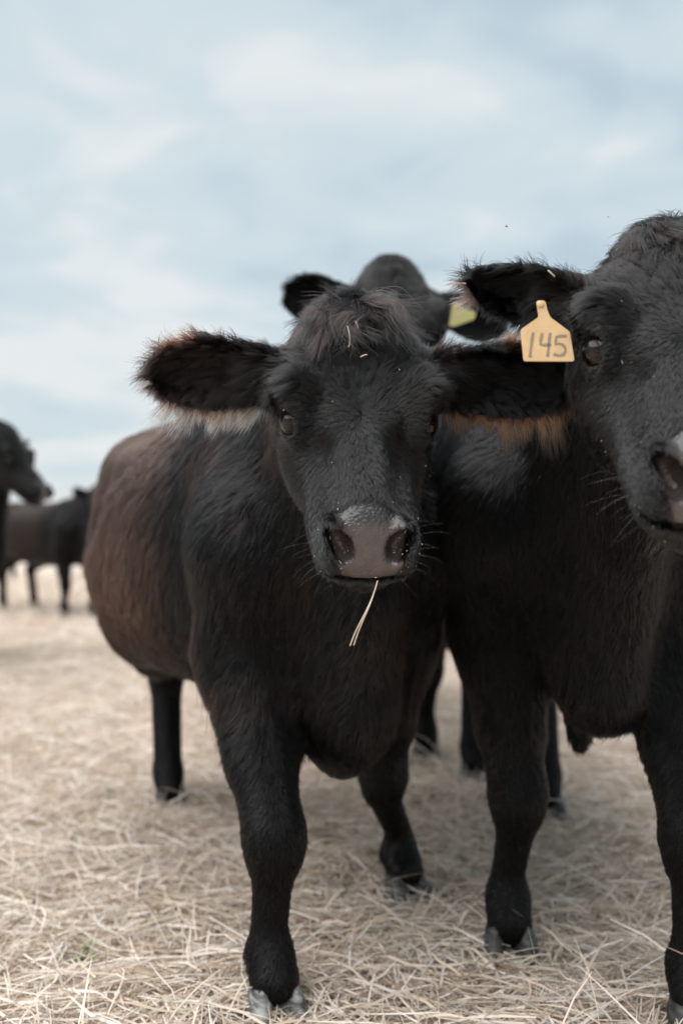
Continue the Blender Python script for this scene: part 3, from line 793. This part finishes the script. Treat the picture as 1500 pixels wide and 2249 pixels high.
def coat(C, dens, **kw):
    X, rad, col, hm = grow(C, dens, **kw)
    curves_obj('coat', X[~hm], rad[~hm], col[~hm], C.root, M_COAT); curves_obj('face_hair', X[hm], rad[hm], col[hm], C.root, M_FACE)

def whiskers(C, n=34, seed=3):
    rng = np.random.default_rng(seed); V, VN = C.V, C.VN; h = C.hc(V); f, a, u = h.T
    ok = np.where((f > .17) & (f < .31) & (np.abs(a) > .05) & (u < -.01) & (u > -.125) & (C.padf(f, a, u) < .1))[0]
    ok2 = np.where((f > .17) & (f < .31) & (u < -.10) & (u > -.14) & (head_w(h) > .9))[0]
    i = np.concatenate([rng.choice(ok, n), rng.choice(ok2, n // 4)]); p = V[i]; d = nrows(VN[i] * .9 + rng.normal(0, .25, (len(i), 3)) + C.Hl[:, 1][None] * (np.sign(a[i]) * .8)[:, None])
    l = rng.uniform(.02, .062, len(i)); X = np.stack([p + d * (l * t)[:, None] + np.array([0, 0, -1]) * (l * .25 * t * t)[:, None] for t in np.linspace(0, 1, 5)], 1)
    # eyelashes
    LX = []
    for sd in (-1, 1):
        for k in range(30):
            tt = k / 29 * 2 - 1
            eo = EYE_O * [1, sd, 1]; al = nrm(np.cross(eo, [.25, 0, 1.0])); al = al * np.sign(al[0]); ac = np.cross(eo, al); ac = ac * np.sign(ac[2])
            r = EYE_C * [1, sd, 1] + eo * .0255 + al * tt * .021 + ac * .0165 * math.sqrt(max(1 - tt * tt, 0.05))
            dv = nrm(eo * 1.0 + al * tt * .5 + ac * .1 + rng.normal(0, .12, 3)); ll = rng.uniform(.012, .024)
            LX.append([C.hp(*(r + dv * ll * t - ac * ll * .35 * t + ac * ll * .5 * t * t)) for t in np.linspace(0, 1, 5)])
    X = np.concatenate([X, np.array(LX)]); m = len(X)
    return curves_obj('whiskers', X, np.concatenate([np.full(len(i), .00015), np.full(len(LX), .0003)]), np.concatenate([np.tile([.03, .028, .026], (len(i), 1)), np.tile([.012, .011, .011], (len(LX), 1))]), C.root, M_COAT)


def ear_fringe(C, k, colr, n, s0, s1, seed, top=False, lk=1.0):
    """long pale or reddish hair hanging from the rim of an ear"""
    rng = np.random.default_rng(seed); x = C.ears[k]; sl = rng.uniform(s0, s1, n); cell = np.floor(sl * 30 + rng.normal(0, .25, n)); cr_ = np.random.default_rng(seed + 1).random(80)[cell.astype(int) % 80]
    sg = 1 if top else -1
    H = EARH(np.minimum(sl, 1.03))[0] * x['H']; rr = sg * (1 - np.abs(rng.normal(0, .09, n))); se = np.minimum(sl, 1.0)
    p = x['r'] + x['e'] * (x['L'] * se)[:, None] + x['h'] * (H * rr)[:, None] + x['n'] * (x['cup'] * rr ** 2 - .020)[:, None]
    tipw = sstep(sl, .82, 1.05)
    d = x['h'][None] * (sg * (1 - .75 * tipw))[:, None] + x['e'][None] * (.25 + .9 * tipw + (cr_ - .5) * .7)[:, None] + x['n'][None] * rng.normal(-.08, .18, n)[:, None] + rng.normal(0, .14, (n, 3))
    d = nrows(d); ln = rng.uniform(.022, .046, n) * (.35 + 1.1 * cr_) * (lk if not top else .7)
    side = np.cross(d, x['n']); X = np.stack([p + d * (ln * t)[:, None] + side * (ln * .22 * (cr_ - .5) * 2 * t * t)[:, None] - np.array([0, 0, 1.]) * (ln * .2 * t * t)[:, None] for t in np.linspace(0, 1, 5)], 1)
    col = np.array(colr)[None] * (rng.uniform(.5, 1.1, (n, 1)) * (.6 + .8 * cr_[:, None])); dk = rng.random(n) < .18; col[dk] = [.01, .009, .009]
    return curves_obj('ear_fringe', X, np.full(n, .00024), col, C.root, M_COAT)

def forelock(C, n, length, seed, upright=.22, hred=1.0, per=34, npts=8):
    """tousled curls on the poll, falling over the forehead"""
    rng = np.random.default_rng(seed); XS, CS = [], []
    for k in range(n):
        f0 = rng.uniform(-.238, -.16); a0 = rng.normal(0, .030); up = rng.random() < upright
        ln = rng.uniform(*length) * (.75 if up else 1.0); top = float(SK(np.array([f0]))[1][0])
        p = np.array([f0, a0, top - .35 * abs(a0) + .002]); sw = rng.normal(0, .65) + a0 * 8
        d = nrm([(-.25 if up else .25) + rng.normal(0, .2), sw * .5, .8]); tgt = nrm([(-.3 if up else 1.0) + rng.normal(0, .25), sw, .55 if up else -.25])
        ph, fr, am = rng.uniform(0, 6.28), rng.uniform(3, 7), rng.uniform(.004, .011)
        path = []
        for j in range(npts):
            t = j / (npts - 1); path.append(p + np.array([math.sin(ph + fr * t) * am * t, math.cos(ph + fr * t) * am * t, .3 * am * math.sin(ph + fr * t)]))
            d = nrm(d * (1 - .34) + tgt * .34); p = p + d * ln / (npts - 1)
            lim = float(SK(np.array([p[0]]))[1][0]) - 1.6 * max(abs(p[1]) - .05, 0) + .010 + .006 * (k % 4)
            if not up and p[2] < lim: p[2] = lim
        path = np.array(path); r0 = rng.normal(0, 1, (per, 3)) * [.006, .006, .003]; tt = np.linspace(0, 1, npts)
        wob = rng.normal(0, .004, (per, 3)); l_ = rng.uniform(.75, 1.08, per)
        X = np.empty((per, npts, 3))
        for j, t in enumerate(tt):
            q = np.stack([np.interp(np.minimum(t * l_, 1), tt, path[:, c]) for c in range(3)], 1)
            X[:, j] = q + r0 * (1 - .75 * t ** .7) + wob * t * t
        XS.append(X); red = (a0 < -.022 and rng.random() < .7 * hred) or rng.random() < .08 * hred
        CS.append(np.array([.014, .0075, .006] if red else [.0032, .0030, .0030])[None] * rng.uniform(.6, 1.3, (per, 1)))
    X = np.concatenate(XS); sh = X.shape
    X = C.E + (X.reshape(-1, 3) * C.P.get('hs', 1)) @ C.Hl.T
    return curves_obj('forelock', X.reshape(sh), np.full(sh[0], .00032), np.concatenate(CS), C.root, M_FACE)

cows = {}
def pxy(u, v, d): return px(u, v, d)[:2]
BL, RD = (.42, .27, .20), (.20, .075, .042)
C = cows['main'] = build_cow(dict(
    label='black cow facing the camera with a straw in its mouth', O=(-.062, 2.27), fwd=(.357, -.934), s=1.0, hs=1.0,
    feet=dict(fr=(-.136, 1.94), fl=(.155, 2.56), hr=(-.585, 3.38), hl=(-.24, 3.42)), knee=dict(fl=.06, fr=-.005),
    E=px(792, 904, 1.72), pitch=57, yaw=5.5, roll=0, res=(.018, .0055), brown=1.0, top=.07, pale_hoof='fr', tuft=.07, hred=.7, rim=[(BL, RD), (RD, RD)],
    extra=[((0.01, .17, .595), (.05, .14, .145), .09)],
    ears=[dict(e=(-.98, .05, .06), n=(-.25, -.90, -.20), L=.26, H=.90), dict(e=(.93, -.36, -.06), n=(-.08, -.95, -.25), L=.30, H=.90)]))
coat(C, dict(body=70e3, leg=130e3, head=480e3, ear=380e3, tuft=.2), seed=1); whiskers(C); forelock(C, 85, (.05, .12), 41); ear_fringe(C, 0, (.55, .38, .30), 2600, .16, 1.0, seed=31); ear_fringe(C, 1, (.42, .19, .11), 2600, .16, 1.08, seed=32, lk=1.15); ear_fringe(C, 1, (.26, .10, .055), 260, .5, .68, seed=33, top=True)
C = cows['right'] = build_cow(dict(
    label='black cow with an orange ear tag at the right edge', O=(.53, 2.22), fwd=(-.06, -.997), s=1.06, hs=1.05,
    feet=dict(fr=(.372, 2.22), fl=(.66, 1.86), hr=(.50, 3.75), hl=(.68, 3.32)), knee=dict(fr=-.02),
    hred=.3, top=.11, E=px(1511, 738, 1.42), pitch=47, yaw=-7, roll=-2, res=(.018, .0055), tuft=.02, rim=[None, None], neck=.86,
    extra=[((0.02, .12, .575), (.028, .030, .085), .04)],
    ears=[dict(e=(-.95, .10, .31), n=(-.15, -.92, -.25), L=.195, H=.56, off=(.0,0,-.005)), dict(e=(.98, .10, .1), n=(.20, -.90, -.25), L=.25)]))
coat(C, dict(body=60e3, leg=110e3, head=440e3, ear=420e3), seed=2, lk=.85); whiskers(C, seed=4); forelock(C, 26, (.03, .055), 42, upright=1.0, hred=.1); ear_fringe(C, 0, (.20, .10, .085), 260, .86, 1.03, seed=34, lk=.6)
C = cows['behind'] = build_cow(dict(
    label='black cow looking over the head of the cow in front', O=(.22, 4.02), fwd=(-.03, -1.0), s=1.12, hs=1.12,
    feet=dict(fr=(.10, 4.0), fl=(.345, 4.1), hr=(.12, 5.4), hl=(.42, 5.35)),
    tuft=.0, hred=.2, E=px(884, 702, 3.2), pitch=52, yaw=10, roll=0, res=(.025, .008),
    ears=[dict(e=(-.96, .15, .16), n=(-.15, -.92, -.25), L=.23), dict(e=(.96, .25, -.15), n=(.20, -.90, -.25), L=.25)]))
coat(C, dict(body=6e3, leg=10e3, head=90e3, ear=90e3), npts=4, seed=3, width=2.0, lk=.6)
C = cows['profile'] = build_cow(dict(
    label='black cow with its head in profile at the left edge', O=(-2.75, 7.1), fwd=(.98, -.2), s=1.08, hs=1.14,
    feet=dict(fr=(-2.8, 6.9), fl=(-2.72, 7.3), hr=(-4.1, 7.1), hl=(-4.05, 7.5)),
    E=px(50, 1004, 6.9), pitch=49, yaw=74, roll=0, res=(.035, .012), neck=1.2, tuft=.0, hred=.3,
    ears=[dict(e=(-.5, -.8, .1), n=(.7, -.5, -.2), L=.24), dict(e=(-.2, .95, .1), n=(.8, .3, -.3), L=.24)]))
coat(C, dict(body=4e3, leg=6e3, head=40e3, ear=20e3), npts=4, seed=5, width=3.0, lk=.6)
fo = px(174, 0, 11.05)
C = cows['far'] = build_cow(dict(
    label='dark brown cow standing side on in the distance', O=(fo[0], fo[1]), fwd=(.6, -.8), s=1.06, hs=1.0,
    feet=dict(fr=px(143, 0, 10.9)[:2], fl=px(205, 0, 11.15)[:2], hr=px(8, 0, 12.2)[:2], hl=px(76, 0, 12.5)[:2]),
    E=px(231, 1104, 10.75), pitch=50, yaw=30, roll=0, res=(.035, .015), brown=.4,
    ears=[dict(e=(-.95, .1, .35), n=(.1, -.9, -.3), L=.25), dict(e=(.9, .1, .2), n=(.1, -.9, -.3), L=.25)]))
coat(C, dict(body=5e3, leg=6e3, head=9e3, ear=9e3), npts=4, seed=6, width=5.0, lk=.7)
# ------------------------------------------------------------------ small things
def plain(name, col, rough=.5, spec=.4, noise=None):
    m, t, b = mat(name); b.inputs['Roughness'].default_value = rough; b.inputs['Specular IOR Level'].default_value = spec
    if noise:
        g = N(t, 'ShaderNodeTexCoord'); n = N(t, 'ShaderNodeTexNoise', i_Scale=noise[0], i_Detail=5.0); L(t, g.outputs['Object'], n.inputs['Vector'])
        mx = N(t, 'ShaderNodeMix', data_type='RGBA'); L(t, n.outputs[0], mx.inputs[0]); mx.inputs[6].default_value = (*col, 1); mx.inputs[7].default_value = (*noise[1], 1)
        L(t, mx.outputs[2], b.inputs['Base Color'])
    else: b.inputs['Base Color'].default_value = (*col, 1)
    return m
def plate(name, pts, thick, parent, m, loc=(0, 0, 0), r=0.0):
    """flat outline in x,z with thickness along y; corners rounded by r"""
    P2 = [np.array(p, float) for p in pts]; out_ = []
    for i, p in enumerate(P2):
        a, b = P2[i - 1], P2[(i + 1) % len(P2)]; da, db = a - p, b - p; la, lb = np.linalg.norm(da), np.linalg.norm(db)
        q = min(r, la * .45, lb * .45)
        for t in (0, .25, .5, .75, 1.0):
            A, B = p + da / la * q, p + db / lb * q
            out_.append((1 - t) ** 2 * A + 2 * t * (1 - t) * p + t * t * B)
    n = len(out_); V = [(x, -thick / 2, z) for x, z in out_] + [(x, thick / 2, z) for x, z in out_]
    F_ = [list(range(n)), list(range(2 * n - 1, n - 1, -1))] + [[i, i + n, (i + 1) % n + n, (i + 1) % n] for i in range(n)]
    me = bpy.data.meshes.new(name); me.from_pydata([tuple(map(float, v)) for v in V], [], F_); me.update()
    import bmesh
    bm = bmesh.new(); bm.from_mesh(me); bmesh.ops.recalc_face_normals(bm, faces=bm.faces); bm.to_mesh(me); bm.free()
    o = link(name, me, parent, m); o.location = loc; return o
def stroke(name, pts, w, thick, parent, m, y):
    P2 = np.array(pts, float); V, Q = [], []
    for i in range(len(P2)):
        d = P2[min(i + 1, len(P2) - 1)] - P2[max(i - 1, 0)]; d = d / np.linalg.norm(d); n_ = np.array([-d[1], d[0]])
        e = d * w * .35 * (-1 if i == 0 else 1 if i == len(P2) - 1 else 0)
        ww = w * (1 + .18 * math.sin(i * 2.3))
        for sy in (-1, 1):
            for sx in (-1, 1):
                q = P2[i] + e + n_ * ww / 2 * sx; V.append((q[0], y + sy * thick / 2, q[1]))
    for i in range(len(P2) - 1):
        a = i * 4; b = a + 4
        Q += [(a, a + 1, b + 1, b), (a + 3, a + 2, b + 2, b + 3), (a + 1, a + 3, b + 3, b + 1), (a + 2, a, b, b + 2)]
    Q += [(0, 2, 3, 1), (len(V) - 4, len(V) - 3, len(V) - 1, len(V) - 2)]
    return link(name, np_mesh(name, V, Q, False), parent, m)
def ear_tag(label, top, d, outline, m, strokes=None, yaw=0.0, tilt=0.0, ms=None, mb=None):
    """outline and strokes in photo pixels relative to the tag's pin, scaled to metres at depth d"""
    k = d / FPX; root = bpy.data.objects.new('ear_tag', None); COL.objects.link(root); root.empty_display_size = .03
    root.location = px(*top, d); root.rotation_euler = (tilt, 0, yaw); tag(root, label, 'ear tag')
    cv = lambda q: ((q[0] - top[0]) * k, -(q[1] - top[1]) * k)
    plate('panel', [cv(q) for q in outline], .0022, root, m, r=6 * k)
    bv, bq = sphere(14, 8); bo = link('button', np_mesh('button', bv * [.0055, .003, .0055], bq), root, mb or m); bo.location = (0.0, -.0015, -.001)
    for s_ in strokes or []:
        stroke('digit', [cv(q) for q in s_], 6.2 * k, .0005, root, ms, -.0014)
    return root
M_TAG = plain('tag_plastic', (.70, .485, .27), .55, .35, (38, (.46, .30, .15)))
M_INK = plain('faded_marker', (.17, .155, .125), .8, .1, (400, (.33, .26, .16)))
M_TAG2 = plain('tag_plastic_yellow', (.40, .37, .15), .6, .3, (40, (.33, .29, .12)))
arc5 = [(1238, 742), (1226, 742), (1217, 744), (1216, 752), (1215, 761), (1223, 759), (1231, 762), (1236, 769), (1236, 777), (1231, 784), (1222, 787), (1211, 784)]
ear_tag('orange ear tag numbered 145 hanging from the cow at the right edge', (1186, 668), 1.452,
        [(1177, 660), (1197, 660), (1200, 680), (1206, 698), (1248, 731), (1255, 799), (1143, 800), (1139, 728), (1181, 698), (1179, 680)],
        M_TAG, [[(1166, 737), (1163, 753), (1160, 770), (1157, 789)], [(1186, 738), (1183, 750), (1181, 762), (1191, 763), (1203, 762)], [(1204, 737), (1201, 753), (1199, 770), (1196, 787)], arc5], ms=M_INK, tilt=math.radians(-10), yaw=math.radians(4))
ear_tag('blurred yellow ear tag on the cow behind', (1003, 672), 3.12,
        [(993, 664), (1012, 664), (1016, 676), (1046, 688), (1042, 704), (1000, 716), (985, 716), (990, 688)], M_TAG2, yaw=math.radians(-20))

# straw held in the mouth
def tube(name, pts, r, parent, m, n=6):
    P_ = np.array(pts, float); V, Q = [], []
    for i, p in enumerate(P_):
        d = nrm(P_[min(i + 1, len(P_) - 1)] - P_[max(i - 1, 0)]); a = nrm(np.cross(d, [.3, 1, .2])); b = np.cross(d, a); rr = r[i] if hasattr(r, '__len__') else r
        for j in range(n): V.append(p + (a * math.cos(2 * math.pi * j / n) + b * math.sin(2 * math.pi * j / n)) * rr)
    for i in range(len(P_) - 1):
        for j in range(n): Q.append((i * n + j, i * n + (j + 1) % n, (i + 1) * n + (j + 1) % n, (i + 1) * n + j))
    return link(name, np_mesh(name, V, Q), parent, m)
M_STEM = plain('dry_stem', (.56, .47, .37), .55, .3, (90, (.42, .33, .23)))
def bez(*q, n=12):
    q = [np.array(x, float) for x in q]; r = []
    for t in np.linspace(0, 1, n):
        z = [x for x in q]
        while len(z) > 1: z = [z[i] * (1 - t) + z[i + 1] * t for i in range(len(z) - 1)]
        r.append(z[0])
    return r
st_root = bpy.data.objects.new('mouth_straw', None); COL.objects.link(st_root); st_root.location = px(826, 1284, 1.545)
tag(st_root, 'thin dry straw stem hanging from the mouth of the middle cow', 'straw')
o0 = np.array(px(826, 1284, 1.545))
tube('stalk', [p - o0 for p in bez(px(829, 1276, 1.565), px(818, 1318, 1.53), px(806, 1344, 1.52), px(784, 1372, 1.52), px(769, 1418, 1.525))], .0011, st_root, M_STEM)
tube('split_blade', [p - o0 for p in bez(px(822, 1300, 1.54), px(814, 1328, 1.525), px(803, 1350, 1.515), px(790, 1375, 1.512), px(777, 1417, 1.515))], .0009, st_root, M_STEM)

# flecks of chaff on the faces, a few longer bits in the forelock
def flecks(C, n, rng, sel, lift=.010, size=(.0006, .0022)):
    h = C.hc(C.V); vd = nrows(((np.array([0, 0, CAM_H]) - C.O) @ C.R) - C.V)
    ok = np.where(sel(h[:, 0], h[:, 1], h[:, 2]) & ((C.VN * vd).sum(1) > .15))[0]; i = rng.choice(ok, n)
    p = C.V[i] + C.VN[i] * (lift * rng.uniform(.7, 1.2, n))[:, None]; a = nrows(np.cross(C.VN[i], rng.normal(0, 1, (n, 3)))); b = np.cross(C.VN[i], a)
    l = rng.uniform(*size, n) * rng.choice([1, 1, 1, 2.2], n); w = rng.uniform(.0005, .0010, n)
    V = np.stack([p - a * l[:, None] - b * w[:, None], p + a * l[:, None] - b * w[:, None] * .6, p + a * l[:, None] * .9 + b * w[:, None], p - a * l[:, None] + b * w[:, None] * .7, p + C.VN[i] * .0009], 1)
    return (V.reshape(-1, 3) @ C.R.T + C.O)
rc = np.random.default_rng(5); FV = []
mc, rcw = cows['main'], cows['right']
hw_ = lambda f, a, u: (f > -.2) & (f < .3) & (np.abs(a) < .13) & (u > -.11)
FV.append(flecks(mc, 26, rc, lambda f, a, u: hw_(f, a, u)))
FV.append(flecks(mc, 24, rc, lambda f, a, u: (f > .22) & (f < .31) & (np.abs(a) > .05) & (np.abs(a) < .085) & (u < .0) & (u > -.09), .004))
FV.append(flecks(mc, 8, rc, lambda f, a, u: (mc.padf(f, a, u) > .8) & (u < -.03), .002))
FV.append(flecks(rcw, 36, rc, lambda f, a, u: hw_(f, a, u) & (f > .02), size=(.0004, .0016)))
FV.append(flecks(rcw, 14, rc, lambda f, a, u: hw_(f, a, u) & (f < .02), size=(.0004, .0016)))
V = np.concatenate(FV); k = len(V) // 5; ib = (np.arange(k) * 5)[:, None]
Q = np.concatenate([ib + np.array([[0, 1, 4, 4]]), ib + np.array([[1, 2, 4, 4]]), ib + np.array([[2, 3, 4, 4]]), ib + np.array([[3, 0, 4, 4]])])[:, :3]
co = link('chaff', np_mesh('chaff', V, Q, False), None, plain('chaff', (.58, .49, .38), .7, .2, (300, (.38, .28, .19))))
tag(co, 'tiny pale flecks of chaff caught in the fur of the faces', 'chaff', kind='stuff')
for lab, a, b, c in (('curled straw bit caught in the middle of the forelock', (763, 716, 1.70), (772, 742, 1.69), (766, 762, 1.70)),
                     ('short straw bit standing in the forelock', (781, 705, 1.72), (784, 713, 1.715), (787, 721, 1.715)),
                     ('small straw bit under the forelock above the forehead', (792, 784, 1.685), (799, 779, 1.68), (806, 779, 1.685)),
                     ('pale straw bit lying on the ear above the orange tag', (1203, 594, 1.46), (1210, 600, 1.455), (1217, 607, 1.46))):
    o0 = np.array(px(*b)); o = tube('straw_bit', [q - o0 for q in bez(px(*a), px(*b), px(*c), n=6)], .0011, None, M_STEM, 5); o.location = o0; tag(o, lab, 'straw')

# flies
M_FLY = plain('fly_body', (.012, .011, .012), .4, .5); M_WING = plain('fly_wing', (.25, .25, .26), .3, .5)
def fly(label, u, v, d, sc, rz):
    r = bpy.data.objects.new('fly', None); COL.objects.link(r); r.location = px(u, v, d); r.rotation_euler = (0.3, .2, rz); r.empty_display_size = .01
    tag(r, label, 'fly', 'flies in the air')
    bv, bq = sphere(10, 7); vv = bv * [.0011, .0024, .0010]; vv = np.vstack([vv, bv * .0009 + [0, .0028, .0001]]); link('body', np_mesh('body', vv * sc, np.vstack([bq, bq + len(bv)])), r, M_FLY)
    for sx in (-1, 1):
        w = np.array([(0, .0006, .0008), (sx * .0022, .0004, .0018), (sx * .0036, -.0014, .0020), (sx * .0030, -.0028, .0016), (sx * .0012, -.0018, .0010), (sx * .0018, -.0008, .00155)])
        link('wing', np_mesh('wing', np.vstack([w, w + [0, 0, -.0002]]) * sc, [(0, 1, 2, 5), (0, 5, 3, 4), (5, 2, 3, 3), (6, 7, 8, 11), (6, 11, 9, 10)][:2] + [(6, 7, 8, 11), (6, 11, 9, 10)], False), r, M_WING)
    for k_ in range(6):
        sx = -1 if k_ % 2 else 1; y = (k_ // 2 - 1) * .001
        tube('leg', np.array([(sx * .0006, y, -.0005), (sx * .0018, y * 1.6, -.0006), (sx * .0026, y * 2, -.0022)]) * sc, .00012 * sc, r, M_FLY, 4)
fly('dark fly in the air above the ear with the orange tag', 1112, 497, 1.6, .85, .6)
fly('tiny fly in the sky beside the right cow\'s forehead', 1335, 477, 1.75, .45, 2.0)

# green weeds in the straw
M_WEED = plain('weed_green', (.075, .11, .035), .6, .3, (30, (.16, .19, .07)))
def weed(label, u, v, h, n, spread, seed):
    d = FPX * CAM_H / (v - VH); r = bpy.data.objects.new('weed', None); COL.objects.link(r); b = px(u, v, d); r.location = (b[0], b[1], 0); r.empty_display_size = .05
    tag(r, label, 'weed'); g = np.random.default_rng(seed); LV, LQ = [], []
    for k_ in range(n):
        a = g.uniform(0, 6.28); sp = spread * g.uniform(.2, 1); hh = h * g.uniform(.55, 1); tip = np.array([math.cos(a) * sp, math.sin(a) * sp, hh])
        pts = bez((0, 0, 0), (tip[0] * .2, tip[1] * .2, hh * .6), tip, n=7); tube('stem', pts, np.linspace(.0016, .0006, 7), r, M_WEED, 4)
        for j in range(2, 7):
            for q in range(3):
                aa = g.uniform(0, 6.28); ll = g.uniform(.010, .024); dv = np.array([math.cos(aa), math.sin(aa), g.uniform(-.2, .6)]); dv = nrm(dv); sd = nrm(np.cross(dv, [0, 0, 1])) * ll * .28
                p = np.array(pts[j]); i0 = len(LV); LV += [p, p + dv * ll * .5 + sd, p + dv * ll, p + dv * ll * .5 - sd]; LQ.append((i0, i0 + 1, i0 + 2, i0 + 3))
    link('foliage', np_mesh('foliage', LV, LQ, False), r, M_WEED)
weed('thin dark green weed between the two nearest cows', 935, 1800, .11, 4, .05, 1)
weed('low green weed in the straw left of the hind hoof', 235, 1772, .06, 6, .07, 2)
weed('green weed almost buried in straw near the lower left corner', 165, 2130, .05, 6, .08, 3)
weed('green sprig in the straw between the middle cow\'s front legs', 800, 1850, .07, 3, .04, 4)

# straw trodden up around the near hooves
rh = np.random.default_rng(77); HP = []
for C_, ks in ((cows['main'], ('fr', 'fl', 'hr')), (cows['right'], ('fr', 'fl', 'hl')), (cows['behind'], ('fl',))):
    for k_ in ks:
        c_ = C_.O + C_.R @ np.array([C_.feet_l[k_][0], C_.feet_l[k_][1] + .02, 0]); n = 300
        a_ = rh.uniform(0, 2 * np.pi, n); r_ = rh.uniform(.075, .19, n); x, y = c_[0] + np.cos(a_) * r_, c_[1] + np.sin(a_) * r_
        l = rh.uniform(.06, .2, n); w = rh.uniform(.0018, .0045, n); az = a_ + np.pi / 2 + rh.normal(0, .55, n); e = rh.normal(.05, .16, n)
        z = bed(x, y) + .03 + rh.random(n) * .045 * np.exp(-(r_ - .075) / .07); P_ = np.empty((n, 4, 3)); v = np.stack([np.cos(az) * np.cos(e), np.sin(az) * np.cos(e), np.sin(e)], 1)
        for j, t in enumerate((-.5, -.17, .17, .5)): P_[:, j] = np.stack([x, y, z], 1) + v * (l * t)[:, None] - np.array([0, 0, 1.0]) * (l * .5 * t * t)[:, None]
        sd = np.cross(v, [0, 0, 1.0]); sd = nrows(sd + 1e-6); tw = rh.uniform(-1, 1, n)[:, None]; sd = sd * np.cos(tw) + np.cross(sd, v) * np.sin(tw)
        hw = (sd * (w / 2)[:, None])[:, None, :]; HP.append((P_ - hw, P_ + hw))
ho_ = link('trodden_straw', straw_mesh(HP, rh), None, M_STRAW); tag(ho_, 'straw trodden up around the hooves of the nearest cows', 'straw', kind='stuff')
